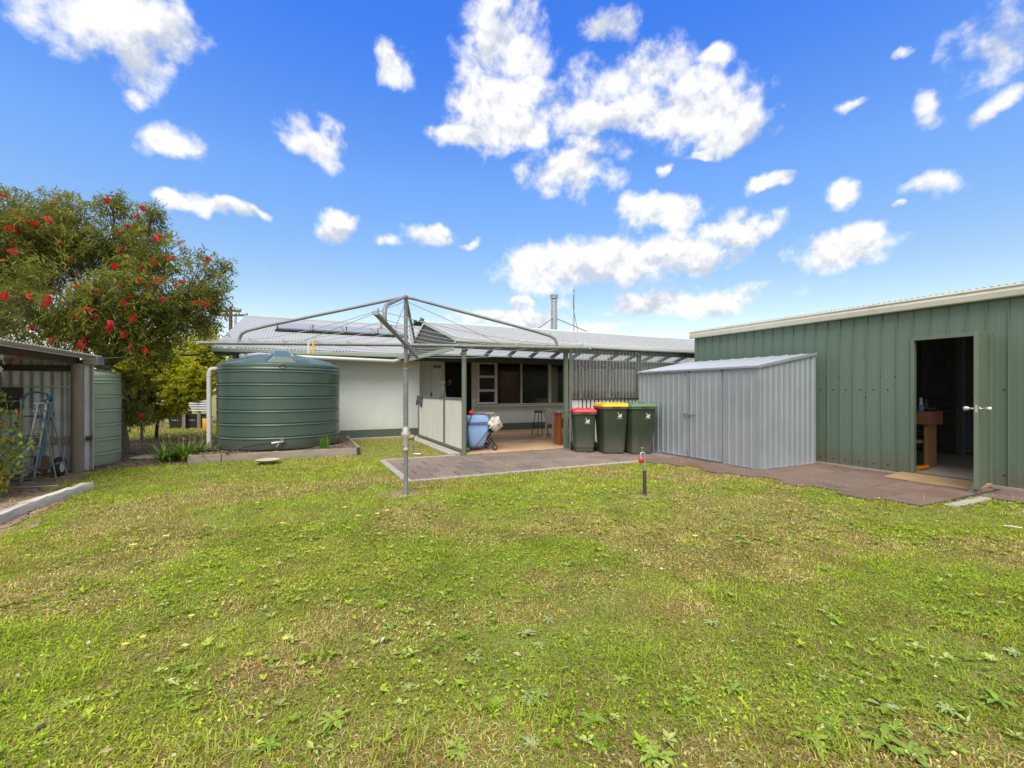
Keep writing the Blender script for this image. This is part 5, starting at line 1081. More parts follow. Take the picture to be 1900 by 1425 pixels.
MB().box(5.92, 7.30, 9.60, 9.95, PZ+.78, PZ+.815).build('table_top', m_brwood, q, bevel=.005); MB().box(5.96, 6.02, 9.63, 9.90, PZ, PZ+.78).build('panel_end', m_wood, q, bevel=.004); MB().box(7.2, 7.26, 9.63, 9.90, PZ, PZ+.78).build('panel_end', m_wood, q, bevel=.004)
MB().box(6.02, 7.2, 9.75, 9.78, PZ+.5, PZ+.65).build('stretcher', m_wood, q)
q = MB(); q.box(5.97, 6.2, 9.66, 9.82, PZ+.815, PZ+.83); tag(q.build('folded_paper', m_wplast), 'folded white paper lying on the timber table top', 'paper')

# ------------------------------------------------------------------ leaves and plants
def leaf_geo(P, D, Nn, L, Wd, fold=.15):
    """one folded six point leaf per row: positions, directions, side vectors"""
    D = D/np.linalg.norm(D, axis=1, keepdims=True); S = np.cross(D, Nn); S /= np.linalg.norm(S, axis=1, keepdims=True)+1e-9; U = np.cross(S, D)
    L = L[:, None]; Wd = Wd[:, None]
    V = np.stack([P, P+D*L*.45+S*Wd*.5+U*Wd*fold, P+D*L, P+D*L*.45-S*Wd*.5+U*Wd*fold], 1).reshape(-1, 3)
    n = len(P); i = np.arange(n)*4; F = np.concatenate([np.stack([i, i+1, i+2], 1), np.stack([i, i+2, i+3], 1)])
    return V, F
def rand_dirs(n, r): v = r.normal(size=(n, 3)); return v/np.linalg.norm(v, axis=1, keepdims=True)
m_leaf = mat('foliage', (.1, .1, .03), .5, 0, 0, attr=True, transl=.45, spec=.3)
m_bark = mat('grey fibrous bark', (.20, .165, .13), .95, 0, .35, 12, stretch=(1, 1, .2), bump=.8, bscale=40)
def limb(q, a, b, r0, r1, r, bend=.12, n=6):
    a, b = Vector(a), Vector(b); d = (b-a); off = Vector(rand_dirs(1, r)[0])*d.length*bend; pts = []; rs = []
    for i in range(n+1):
        t = i/n; pts.append(a.lerp(b, t)+off*math.sin(math.pi*t)+Vector((0, 0, d.length*.10*math.sin(math.pi*t)))); rs.append(r0+(r1-r0)*t)
    q.tube(pts, rs, 7, cap=False); return pts
def tree(name, label, base, fork, lobes, ntips, nleaf, leafL, leafW, pal, seed, droop=.5, cat='tree', trunk_r=.14, spread=.22, layered=False, twigs=True, group=None, barkm=None):
    r = np.random.default_rng(seed); T = thing(name, label, cat, base, 0, group); bq = MB(); barkm = barkm or m_bark
    limb(bq, (base[0], base[1], base[2]-.1), fork, trunk_r, trunk_r*.75, r, .04)
    bq.build('trunk', barkm, T, smooth=70)
    lq = MB(); lobes = np.array(lobes, float); vol = lobes[:, 3]**2.2; nt_ = np.maximum(1, (ntips*vol/vol.sum()).astype(int)); tips = []; dirs = []
    tw = MB()
    for (lx_, ly_, lz_, lr), k in zip(lobes, nt_):
        c = np.array([lx_, ly_, lz_]); pts = limb(lq, fork, c-np.array([0, 0, lr*.25]), trunk_r*.30, .012, r, .10)
        d = rand_dirs(k, r); rad = lr*(r.random(k)**.42)*(.80+.34*r.random(k)); p = c+d*rad[:, None]*np.array([1, 1, .92])
        tips.append(p); dirs.append(d)
        for j in range(0, k, 5):
            s0 = pts[-1].lerp(pts[-3], r.random()); e0 = Vector(p[j]); mid = s0.lerp(e0, .55)+Vector((0, 0, .10*lr)); tw.tube([s0, mid, e0], [.012, .008, .004], 4, cap=False)
    lq.build('limb', barkm, T, smooth=70)
    if twigs: tag(tw.build('twigs', barkm, T), kind='stuff')
    p = np.concatenate(tips); d = np.concatenate(dirs)
    hole = vnoise(p[:, 0]+p[:, 1]*.6, p[:, 2]+p[:, 1]*.3, 1.9, seed+3)
    keep = hole > .20; p = p[keep]; d = d[keep]; n = len(p)
    d = d*.8+np.array([0, 0, -droop])+r.normal(size=(n, 3))*.35; d /= np.linalg.norm(d, axis=1, keepdims=True)
    if layered: d[:, 2] *= .35
    P = np.repeat(p, nleaf, 0); Dm = np.repeat(d, nleaf, 0); m = len(P)
    t = r.random(m)[:, None]; P = P+Dm*(t-.5)*spread*2+r.normal(size=(m, 3))*spread*.16
    D = Dm*.75+rand_dirs(m, r)*.85+np.array([0, 0, -droop*.25])
    Nn = rand_dirs(m, r)+np.array([0, 0, 1.2]); L = leafL*(.65+.6*r.random(m)); Wd = leafW*(.7+.6*r.random(m))
    V, F = leaf_geo(P, D, Nn, L, Wd)
    tone = np.repeat(r.random(n), nleaf)*.6+r.random(m)*.4; pal = np.array(pal); kx = tone*(len(pal)-1); i0 = np.clip(kx.astype(int), 0, len(pal)-2)
    c = pal[i0]+(pal[i0+1]-pal[i0])*(kx-i0)[:, None]; c = c*(.8+.4*r.random(m))[:, None]
    o = np_mesh('crown', V, F, m_leaf, np.repeat(c, 4, 0), T); o['kind'] = 'stuff'
    return T, p, d
def lob(px, py, d, rad, k=1.0): d *= k; x, y = at(px, d); return (x, y, hz(py, d), rad*k)
# bottlebrush tree over the lean-to
tb_ = at(228, 10.1)
blobes = [lob(40, 465, 10.6, 1.35, .87), lob(135, 440, 10.9, 1.05, .87), lob(225, 450, 11.2, 1.0, .87), lob(300, 480, 10.9, .85, .87), lob(372, 520, 10.9, .62, .87), lob(395, 555, 10.8, .42, .87), lob(350, 570, 11.1, .70, .87), lob(270, 560, 10.4, 1.0, .87), lob(170, 555, 9.9, 1.1, .87),
          lob(60, 575, 9.6, 1.1, .87), lob(-60, 500, 10.4, 1.6, .87), lob(-70, 610, 10.0, 1.2, .87), lob(25, 395, 11.0, .55, .87), lob(320, 605, 10.9, .55, .87), lob(250, 640, 10.2, .55, .87), lob(165, 625, 9.9, .55, .87), lob(255, 705, 10.9, .42, .87), lob(245, 765, 10.9, .36, .87), lob(290, 655, 11.1, .42, .87),
          lob(100, 385, 11.0, .45, .87), lob(210, 378, 11.1, .34, .87), lob(280, 405, 11.0, .4, .87), lob(415, 500, 10.9, .28, .87), lob(385, 600, 10.9, .3, .87)]
T, tips, tdir = tree('bottlebrush_tree', 'spreading bottlebrush tree with red flowers above the lean-to', (*tb_, 0), (tb_[0]-.35, tb_[1]+.05, 1.9), blobes, 4300, 27, .125, .021,
     [(.07, .095, .018), (.155, .18, .03), (.26, .27, .042), (.40, .37, .075)], 21, droop=.35, trunk_r=.17, spread=.17)
fr_ = np.random.default_rng(5)
def flower_mesh(seed):
    r = np.random.default_rng(seed); q = MB(); n = 44
    for i in range(n):
        t = i/n; a = i*2.4; z = .13*t; d_ = Vector((math.cos(a), math.sin(a), .25*(r.random()-.3))); s_ = Vector((-math.sin(a), math.cos(a), 0)); rr_ = .052*(.75+.4*r.random())*(1-.35*abs(t-.5)*2); b0 = Vector((0, 0, z))
        q.add([b0+d_*.006, b0+d_*rr_+s_*.011, b0+d_*rr_-s_*.011+Vector((0, 0, .008))], [(0, 1, 2)])
    q.tube([(0, 0, -.03), (0, 0, .14)], .009, 5); return q
m_fl = mat('crimson bottlebrush', (.60, .022, .028), .7, 0, .25, 30, transl=.25); m_fl2 = mat('faded bottlebrush', (.33, .035, .035), .8, 0, .3, 30, transl=.2)
fms = [flower_mesh(i).mesh('flower', m_fl if i < 3 else m_fl2) for i in range(4)]
base_ = np.array(T.location)
vis = np.array([[np.dot(q[:2], RGT), np.dot(q[:2], FWD), q[2]] for q in tips]); ppx = 950+836*vis[:, 0]/vis[:, 1]; ppy = 725-836*(vis[:, 2]-CAMH)/vis[:, 1]
spots = [(20,370),(30,382),(45,395),(60,405),(70,408),(48,410),(38,423),(30,442),(118,450),(38,460),(130,490),(100,370),(95,418),(200,375),(235,400),(222,418),(240,402),(265,392),(285,430),(310,432),(340,464),(232,468),(210,483),(270,488),(290,488),(300,490),(258,505),(128,542),(18,543),(50,538),(58,563),(182,552),(230,540),(232,548),(230,560),(178,588),(205,600),(212,598),(195,603),(258,580),(155,577),(105,622),(145,632),(162,632),(237,632),(235,618),(222,618),(282,531),(294,531),(372,557),(375,568),(380,580),(322,642),(355,430),(390,470),(150,455),(8,475),(160,650),(280,648),(170,700),(280,760),(12,420),(90,545),(105,560),(140,590),(68,600),(330,520),(300,560),(345,505)]
for i, (fx_, fy_) in enumerate(spots):
    dd = (ppx-fx_)**2+(ppy-fy_)**2; cand = np.argsort(dd)[:14]; k = cand[np.argmin(vis[cand, 1])]
    p = tips[k]; toc = np.array([-p[0], -p[1], CAMH-p[2]]); toc /= np.linalg.norm(toc); p = p+toc*.14
    o = bpy.data.objects.new('flower', fms[0 if i % 5 else 3] if i % 2 else fms[i % 3]); COL.objects.link(o); o.parent = T; o.location = p-base_
    v = Vector(toc*.3+fr_.normal(size=3)*.6+np.array([0, 0, -.3])); o.rotation_euler = v.to_track_quat('Z', 'Y').to_euler(); s_ = fr_.uniform(.7, 1.15); o.scale = (s_, s_, s_)
# yellow green shrub and the trees behind
PALY = [(.30, .35, .02), (.46, .50, .025), (.60, .58, .035), (.64, .54, .05)]
sb_ = at(290, 12.9)
tree('maple_shrub', 'bright yellow green leafy shrub with bare dark stems in the bark bed', (*sb_, 0), (sb_[0]+.05, sb_[1], .55), [lob(240, 765, 12.2, .42), lob(275, 765, 12.2, .34), lob(335, 735, 12.3, .42), lob(365, 700, 12.6, .4), lob(250, 690, 12.7, .6), lob(270, 720, 12.3, .5), lob(300, 690, 13, .7), lob(345, 715, 12.9, .5), lob(372, 725, 12.6, .30), lob(255, 745, 12.6, .42), lob(225, 665, 13.2, .5), lob(320, 760, 12.8, .34), lob(290, 660, 13.3, .5), lob(330, 680, 13.1, .45)],
     2500, 16, .085, .06, PALY, 31, droop=.1, cat='shrub', trunk_r=.05, spread=.13, layered=True, barkm=m_dtimb)
tree('garden_tree', 'dense yellow green tree beyond the corrugated panel beside the house', (*at(350, 19), 0), (*at(352, 19), 1.2), [lob(355, 665, 19, 1.15), lob(385, 690, 19, .9), lob(330, 690, 18.5, .8), lob(376, 630, 19.5, .55), lob(300, 700, 18.5, .9), lob(395, 660, 19, .6), lob(380, 612, 19.5, .3)],
     1300, 16, .12, .07, [(.16, .20, .018), (.30, .34, .025), (.45, .46, .03), (.56, .44, .05)], 33, droop=.1, trunk_r=.10, spread=.22, barkm=m_dtimb)
tree('far_tree', 'dark round tree crown just showing above the house ridge', (*at(776, 42), 0), (*at(776, 42), 3.5), [lob(779, 610, 42, .5), lob(772, 613, 42, .45), lob(786, 613, 42, .4)], 160, 14, .25, .15, [(.03, .045, .015), (.07, .09, .025)], 35, droop=.1, trunk_r=.15, spread=.4)
tree('hedge_tree', 'dark olive bush growing low behind the pale tank', (*at(262, 12.0), 0), (*at(262, 12.0), .5), [lob(250, 760, 12, .45), lob(270, 735, 12.2, .4), lob(238, 720, 12, .4)], 420, 18, .10, .02, [(.03, .045, .014), (.07, .09, .022)], 37, droop=.5, cat='bush', trunk_r=.04, spread=.15)
# strap leaved clump, iris, bed plants
def straps(n, L0, L1, w, seed, out=.7, seg=4):
    r = np.random.default_rng(seed); q = MB()
    for i in range(n):
        a = r.uniform(0, 2*math.pi); L = r.uniform(L0, L1); o_ = out*r.uniform(.25, 1.15); c, s_ = math.cos(a), math.sin(a); b0 = (r.normal()*.05, r.normal()*.05); vs = []
        for k in range(seg+1):
            t = k/seg; rad = L*(o_*t+.25*o_*t*t); z = L*(t*(1.05-.55*o_*t*1.3)); ww = w*(1-t**2.2)*.5+.0005; vs += [(b0[0]+c*rad-s_*ww, b0[1]+s_*rad+c*ww, max(z, .004)), (b0[0]+c*rad+s_*ww, b0[1]+s_*rad-c*ww, max(z, .004))]
        q.add(vs, [(2*k, 2*k+1, 2*k+3, 2*k+2) for k in range(seg)])
    return q
m_strap = mat('strap leaf', (.15, .24, .03), .4, 0, .35, 8, transl=.2); m_iris = mat('fresh iris leaf', (.10, .22, .02), .45, 0, .2, 8, transl=.25); m_dryfl = mat('dried flower head', (.42, .27, .17), .9, 0, .25, 20)
cx_, cy_ = at(345, 8.95); ag = thing('lily_clump', 'dark strap leaved lily clump with dried flower stalks beside the timber bed', 'plant', (cx_, cy_, 0))
for i, (dx, dy) in enumerate(((-.34, -.02), (.0, .05), (.24, .1), (.05, -.1), (-.12, .15))):
    q = straps(40, .34, .60, .042, 50+i, out=1.05); q.v = [(a+dx, b+dy, c) for a, b, c in q.v]; q.build('leaf_fan', m_strap, ag, world=False, smooth=80)
for i, (dx, dy, h_) in enumerate(((-.30, .1, .52), (-.16, .2, .50), (-.05, .05, .46), (.02, .25, .60), (.13, .15, .56), (.12, .0, .47), (.26, .2, .55), (.2, .3, .48))):
    s_ = MB().tube([(dx*.8, dy, .05), (dx, dy, h_)], .005, 5).build('flower_stalk', m_dryfl, ag, world=False); hd = MB(); r = np.random.default_rng(i)
    for k in range(16):
        d_ = rand_dirs(1, r)[0]; d_[2] = -abs(d_[2])*.8+.2; e_ = Vector((dx, dy, h_))+Vector(d_)*.075; hd.add([(dx, dy, h_), e_+Vector((.012, 0, 0)), e_+Vector((-.006, .012, -.01))], [(0, 1, 2)])
    hd.build('flower_head', m_dryfl, s_, world=False)
ix, iy = at(603, 9.75); q = straps(26, .22, .36, .028, 77, out=.28); q.v = [(a, b, c) for a, b, c in q.v]; o = q.build('iris_plant', m_iris, smooth=80); o.location = (ix, iy, .14); tag(o, 'small bright green iris plant in the bark beside the large tank', 'plant')
# sweet peas climbing at the corner of the lean-to
r = np.random.default_rng(91); swx, swy = at(8, 6.0)
sp_ = thing('sweet_pea_vine', 'sweet pea vine with maroon flowers and yellowing leaves at the lean-to corner', 'plant', (swx, swy, 0))
stq = MB(); LP = []; LC = []
for i in range(62):
    bx_, by_ = at(r.uniform(-110, -8), r.uniform(5.6, 6.1)); h_ = r.uniform(.5, 1.80)*(1 if i % 3 else .5); pts = []; a = np.array([bx_, by_, 0.0]); lean = r.normal(size=2)*.10
    for k in range(9):
        t = k/8; pts.append((a[0]+lean[0]*t*2+.04*math.sin(k*1.7+i), a[1]+lean[1]*t*2+.04*math.cos(k*1.3+i), h_*t))
        for j in range(7): LP.append(np.array(pts[-1])+r.normal(size=3)*np.array([.05, .05, .05])); LC.append(h_*t)
    stq.tube(pts, .004, 4, cap=False)
stq.build('stem', mat('pea stem', (.22, .24, .07), .7, 0, .2, 10), sp_)
LP = np.array(LP); LC = np.array(LC); keep = LP[:, 2] > .03; LP = LP[keep]; LC = LC[keep]; m = len(LP)
V, F = leaf_geo(LP, rand_dirs(m, r)+np.array([0, 0, .2]), rand_dirs(m, r)+np.array([0, 0, 1]), r.uniform(.05, .09, m), r.uniform(.028, .046, m))
gcol = np.where((r.random(m) < np.clip(.75-LC*.9, .04, .8))[:, None], np.array([.50, .37, .07]), np.array([.24, .36, .06]))*(.7+.6*r.random(m))[:, None]
o = np_mesh('leaves', V, F, m_leaf, np.repeat(gcol, 4, 0), sp_); o['kind'] = 'stuff'
m_pea = mat('maroon pea flower', (.28, .015, .06), .7, 0, .3, 30, transl=.3); m_peaw = mat('white pea flower', (.7, .7, .66), .7, 0, .1, 30)
def pea(px, py, m_, d=5.85):
    x, y = at(px, d); z = hz(py, d); q = MB()
    for k in range(5):
        a = 2*math.pi*k/5; dv_ = Vector((math.cos(a)*RGT[0], math.cos(a)*RGT[1], math.sin(a))); s_ = Vector((-math.sin(a)*RGT[0], -math.sin(a)*RGT[1], math.cos(a))); b0 = Vector((x, y, z)); n_ = Vector((-FWD[0], -FWD[1], 0))
        q.add([b0, b0+dv_*.026+s_*.016+n_*.012, b0+dv_*.042+n_*.006, b0+dv_*.026-s_*.016+n_*.012], [(0, 1, 2, 3)])
    q.tube([(x, y, z), (x+FWD[0]*.05-RGT[0]*.03, y+FWD[1]*.05-RGT[1]*.03, z-.10)], .003, 4); q.build('flower', m_, sp_)
for a, b in ((38, 660), (42, 655), (33, 764), (31, 788), (28, 792), (4, 780), (2, 785), (22, 668)): pea(a, b, m_pea)
for a, b in ((2, 655), (4, 662), (2, 685)): pea(a, b, m_peaw)
st = MB().sphere((*at(276, 9.3), .02), .28, 14, 8, 1.2, .7, .14); tag(st.build('flat_stone', m_stone, smooth=60), 'flat pale stone lying in the bark beside the lawn', 'stone')
# bark chips
n = 5200; r = np.random.default_rng(61); X = r.uniform(-4.6, -1.5, n); Y = r.uniform(9.9, 15, n)
ok = (Y > 10.15+.12*X+.42) & (np.hypot(X-T2[0], Y-T2[1]) > .9); X = X[ok]; Y = Y[ok]; Zc = np.full(len(X), .012)
n2 = 2600; X2 = r.uniform(-1.76, 1.22, n2); Y2 = r.uniform(10.45, 13.0, n2); ok = np.hypot(X2-TC[0], Y2-TC[1]) > TR+.01; X2 = X2[ok]; Y2 = Y2[ok]
n3 = 1600; X3 = r.uniform(-4.4, -2.5, n3); Y3 = r.uniform(5.6, 9.9, n3); ok = ~is_lawn(X3, Y3); X3 = X3[ok]; Y3 = Y3[ok]
for nm, x_, y_, z_, pal, lab, ct_ in (('bark_chips', X, Y, .012, [(.08, .05, .03), (.22, .16, .11), (.34, .27, .2)], 'loose bark chips and litter in the open bark bed', 'bark'), ('bark_chips', X2, Y2, .152, [(.07, .04, .028), (.18, .11, .075), (.36, .30, .24)], 'loose bark chips on the bed under the large tank', 'bark'), ('dry_litter', X3, Y3, .016, [(.30, .22, .12), (.42, .34, .2), (.16, .10, .06)], 'dry straw litter on the earth by the lean-to', 'litter')):
    m = len(x_); D = r.normal(size=(m, 3))*np.array([1, 1, .22]); V, F = leaf_geo(np.stack([x_, y_, np.full(m, z_)], 1), D, np.tile([0, 0, 1.], (m, 1))+r.normal(size=(m, 3))*.3, r.uniform(.025, .07, m), r.uniform(.010, .028, m), .25)
    c = np.array(pal)[r.integers(0, 3, m)]*(.7+.6*r.random(m))[:, None]; tag(np_mesh(nm, V, F, mat('litter', (.1, .1, .1), .9, 0, 0, attr=True), np.repeat(c, 4, 0)), lab, ct_, kind='stuff')

# ------------------------------------------------------------------ behind the house: corrugated panel, crates, poles
fx0, fy0 = at(292, 16.4); fx1, fy1 = at(386, 16.4)
fp_ = thing('corrugated_panel', 'horizontal corrugated iron panel raised on timber posts behind the shrubs', 'panel', ((fx0+fx1)/2, (fy0+fy1)/2, 0))
u = Vector((fx1-fx0, fy1-fy0, 0)); nn = Vector((-FWD[0], -FWD[1], 0))
MB().sheet((fx0, fy0, .64), (0, 0, .84), u, nn, sine(.02), .085).build('iron_sheet', m_iron, fp_, smooth=60)
for t_ in (.05, .5, .80, .985): p = Vector((fx0, fy0, 0))+u*t_-nn*.06; MB().box(p.x-.05, p.x+.05, p.y-.05, p.y+.05, -.02, .66 if t_ != .985 else 1.5).build('post', m_post if t_ != .985 else m_black, fp_)
for t_, nm, lab in ((.30, 'black_crate', 'black plastic crate under the corrugated panel beside the shrub'), (.64, 'black_crate', 'black plastic crate under the corrugated panel nearer the house')):
    p = Vector((fx0, fy0, 0))+u*t_-nn*.35; q = thing(nm, lab, 'crate', (p.x, p.y, 0), -YAW)
    f = loft(MB(), [rrect(.50, .36, .03, .0), rrect(.56, .42, .03, .46), rrect(.59, .45, .03, .46), rrect(.59, .45, .03, .52), rrect(.53, .39, .03, .52), rrect(.50, .36, .03, .30)]).build('tub', m_black, q, world=False)
    for k in range(3): MB().box(-.12+k*.09, -.07+k*.09, -.222, -.215, .30, .315+.01*(k % 2)).build('scuff', m_logo, f, world=False)
p = at(385, 15.8); q = thing('yellow_drum', 'small yellow drum with a black lid beside the corrugated panel', 'drum', (*p, 0)); MB().lathe([(.14, 0), (.15, .02), (.15, .42), (.14, .44)], (*p, 0), 20).build('drum', m_lyel, q, smooth=40); MB().lathe([(.155, .44), (.155, .49), (.05, .50)], (*p, 0), 20).build('lid', m_black, q, smooth=40)
def pole(px, top, d, label, armz, r0=.17, m_=None):
    x, y = at(px, d); q = thing('power_pole', label, 'pole', (x, y, 0)); zt = hz(top, d); MB().lathe([(r0, 0), (r0*.8, zt), (.02, zt+.05)], (x, y, 0), 12).build('shaft', m_ or m_wpole, q, smooth=40)
    for py, L in armz:
        z = hz(py, d); a = Vector((x, y, z))-rt*L; b = Vector((x, y, z))+rt*L; am = MB().bar(a, b, .14, .16).build('cross_arm', m_wpole, q)
        for t_ in (.03, .35, .65, .97): c_ = a.lerp(b, t_); MB().lathe([(.05, 0), (.09, .08), (.05, .16), (.03, .24)], (c_.x, c_.y, z+.07), 8).build('insulator', m_galv, am)
    return q
pole(428, 571, 40, 'brown timber power pole with cross arms beyond the house roof', ((577, .9), (585, 1.5)))
pole(437, 583, 44, 'pale grey pole standing next to the brown power pole', (), .15, m_galv)
for i, (pa_, pb_) in enumerate((((415, 583, 40), (-200, 640, 30)), ((425, 584, 40), (-200, 660, 30)), ((432, 577, 40), (830, 604, 60)), ((440, 585, 40), (830, 606, 60)), ((446, 584, 40), (830, 608, 60)), ((428, 600, 40), (100, 690, 28)))):
    a = Vector((*at(pa_[0], pa_[2]), hz(pa_[1], pa_[2]))); b = Vector((*at(pb_[0], pb_[2]), hz(pb_[1], pb_[2]))); pts = [a.lerp(b, t)-Vector((0, 0, .9*4*t*(1-t))) for t in np.linspace(0, 1, 13)]
    tag(MB().tube(pts, .008, 4, cap=False).build('power_line', m_wire), 'thin overhead power line strung from the timber power pole', 'power line', 'overhead power lines')

# ------------------------------------------------------------------ lawn
r = np.random.default_rng(101)
def lawn_points(n, d0, d1, k=1.0):
    d = np.sqrt(r.uniform(d0**2, d1**2, n)) if k == 1 else r.uniform(d0, d1, n)
    xc = r.uniform(-1, 1, n)*(d*1.22+.7); P = RGT[None]*xc[:, None]+FWD[None]*d[:, None]; ok = is_lawn(P[:, 0], P[:, 1]); return P[ok], d[ok]
def grass_col(x, y, n):
    g = fbm(x, y, .55, 41); h = fbm(x, y, 1.7, 43); dry = fbm(x, y, 1.1, 47); u = r.random(n)
    c = np.empty((n, 3)); A = np.array([.38, .50, .025]); B = np.array([.26, .36, .028]); C = np.array([.46, .46, .065]); S = np.array([.60, .51, .22]); Bn = np.array([.37, .225, .07])
    t = np.clip((g-.35)*2.4+.5*(u-.5), 0, 1)[:, None]; c = B+(A-B)*t
    t = np.clip((h-.42)*2.2+(u-.5)*.8, 0, 1)[:, None]; c = c+(C-c)*t*.8
    ps = np.clip((dry-.47)*4.2+.10, .03, .72); sel = r.random(n) < ps; c[sel] = np.where((r.random(sel.sum()) < .55)[:, None], S, Bn)
    far = (.62+.76*r.random(n)**1.4)[:, None]; return c*far*(.62+.72*fbm(x, y, 5.5, 53))[:, None]
def blades(P, d, lmin, lmax, w0, lean, seg3):
    n = len(P); a = r.uniform(0, 2*math.pi, n); L = r.uniform(lmin, lmax, n)*(.7+.6*fbm(P[:, 0], P[:, 1], 1.3, 71)); W_ = w0*np.maximum(1, d/3.6)*(.7+.6*r.random(n)); le = r.uniform(*lean, n)
    dx, dy = np.cos(a), np.sin(a); sx_, sy_ = -dy, dx; b = np.stack([P[:, 0], P[:, 1], np.full(n, -.002)], 1); S = np.stack([sx_, sy_, np.zeros(n)], 1); O = np.stack([dx, dy, np.zeros(n)], 1); Z = np.array([0, 0, 1.])
    tip = b+O*(L*np.sin(le))[:, None]+Z*(L*np.cos(le))[:, None]; col = grass_col(P[:, 0], P[:, 1], n)
    if not seg3:
        V = np.stack([b-S*W_[:, None]*.5, b+S*W_[:, None]*.5, tip], 1).reshape(-1, 3); i = np.arange(n)*3; return V, np.stack([i, i+1, i+2], 1), np.repeat(col, 3, 0)
    mid = b+O*(L*.5*np.sin(le*.6))[:, None]+Z*(L*.52*np.cos(le*.6))[:, None]
    V = np.stack([b-S*W_[:, None]*.5, b+S*W_[:, None]*.5, mid-S*W_[:, None]*.45, mid+S*W_[:, None]*.45, tip], 1).reshape(-1, 3); i = np.arange(n)*5
    F = np.concatenate([np.stack([i, i+1, i+3], 1), np.stack([i, i+3, i+2], 1), np.stack([i+2, i+3, i+4], 1)]); return V, F, np.repeat(col, 5, 0)
parts = []
P, d = lawn_points(240000, 1.0, 4.6); parts.append(blades(P, d, .016, .042, .0044, (.8, 1.5), True))
P, d = lawn_points(270000, 4.4, 9.2, 2); parts.append(blades(P, d, .026, .052, .0046, (.6, 1.38), False))
P, d = lawn_points(90000, 8.8, 14.5, 2); parts.append(blades(P, d, .03, .06, .0038, (.5, 1.25), False))
# clover and small round leaves close by
P, d = lawn_points(70000, 1.0, 6.5); k = fbm(P[:, 0], P[:, 1], 1.5, 83) > .46; P = P[k]; n = len(P)
V, F = leaf_geo(np.stack([P[:, 0], P[:, 1], r.uniform(.008, .035, n)], 1), r.normal(size=(n, 3))*np.array([1, 1, .25]), np.tile([0, 0, 1.], (n, 1))+r.normal(size=(n, 3))*.35, r.uniform(.010, .024, n), r.uniform(.009, .017, n))
cc = grass_col(P[:, 0], P[:, 1], n)*np.array([.9, 1.05, .9]); parts.append((V, F, np.repeat(cc, 4, 0)))
# small seedling weeds
P, d = lawn_points(4600, 1.2, 6.5); k = fbm(P[:, 0], P[:, 1], 1.0, 89) > .45; P = P[k]; n = len(P); nl = 7
Q = np.repeat(P, nl, 0); m = len(Q); a = r.uniform(0, 6.283, m); sz = np.repeat(r.uniform(.016, .046, n), nl)*r.uniform(.7, 1.15, m)
V, F = leaf_geo(np.stack([Q[:, 0], Q[:, 1], np.full(m, .014)], 1), np.stack([np.cos(a), np.sin(a), r.uniform(.05, .7, m)], 1), np.tile([0, 0, 1.], (m, 1)), sz, sz*np.repeat(r.uniform(.28, .55, n), nl), .25)
cc = np.repeat(np.array([[.28, .40, .035], [.36, .46, .05], [.40, .46, .14], [.22, .34, .03]])[r.integers(0, 4, n)]*(.75+.5*r.random(n))[:, None], nl, 0); parts.append((V, F, np.repeat(cc, 4, 0)))
# grass beyond the bark bed
n = 16000; P = np.stack([r.uniform(-12, -1.6, n), r.uniform(15.2, 22, n)], 1); parts.append(blades(P, np.hypot(P[:, 0], P[:, 1]), .05, .10, .0032, (.2, .9), False))
# longer tufts
tuf = [(60, 1270, 220, .22), (150, 1240, 160, .2), (170, 1090, 130, .14), (918, 1100, 90, .07), (1180, 1225, 110, .14), (600, 1215, 110, .12), (1845, 1180, 120, .15), (820, 1030, 80, .1), (1560, 1390, 130, .12), (1010, 1320, 110, .15), (480, 1120, 80, .1), (740, 1400, 130, .16), (400, 1390, 90, .15), (1330, 1110, 80, .1), (10, 1190, 110, .14)]
for (px, py, k, rad) in tuf:
    d_ = 836*CAMH/(py-725); c_ = at(px, d_); Pt = np.stack([c_[0]+r.normal(size=k)*rad*.55, c_[1]+r.normal(size=k)*rad*.55], 1); V, F, c = blades(Pt, np.full(k, d_), .04, .085, .0055, (.4, 1.3), True); c = c*.25+np.array([.30, .40, .04])*.75*np.repeat(.8+.4*r.random(k), 5)[:, None]; parts.append((V, F, c))
# uncut fringe along paving, beds and posts
P, d = lawn_points(160000, 3.2, 13, 2); e = np.zeros(len(P), bool)
for ox, oy in ((.07, 0), (-.07, 0), (0, .07), (0, -.07)): e |= ~is_lawn(P[:, 0]+ox, P[:, 1]+oy)
P = P[e]; d = d[e]; k = r.random(len(P)) < fbm(P[:, 0], P[:, 1], 2.5, 97)*1.5; P = P[k]; d = d[k]; V, F, c = blades(P, d, .05, .115, .0042, (.25, 1.15), False); parts.append((V, F, c*np.array([.92, 1.04, .9])))
# dead leaves
n = 420; P, d = lawn_points(900, 1.5, 8); n = len(P); V, F = leaf_geo(np.stack([P[:, 0], P[:, 1], np.full(n, .03)], 1), r.normal(size=(n, 3))*np.array([1, 1, .2]), np.tile([0, 0, 1.], (n, 1))+r.normal(size=(n, 3))*.4, r.uniform(.02, .05, n), r.uniform(.008, .022, n)); parts.append((V, F, np.repeat(np.array([[.55, .46, .28], [.40, .24, .09], [.62, .58, .44]])[r.integers(0, 3, n)], 4, 0)))
Vs = []; Fs = []; Cs = []; o_ = 0
for V, F, c in parts: Vs.append(V); Fs.append(F+o_); Cs.append(c); o_ += len(V)
g = np_mesh('lawn_grass', np.concatenate(Vs), np.concatenate(Fs), mat('grass blades', (.1, .1, .03), .6, 0, 0, attr=True, transl=.3, spec=.10), np.concatenate(Cs)); tag(g, 'short patchy mown lawn grass mixed with clover', 'grass', kind='stuff')
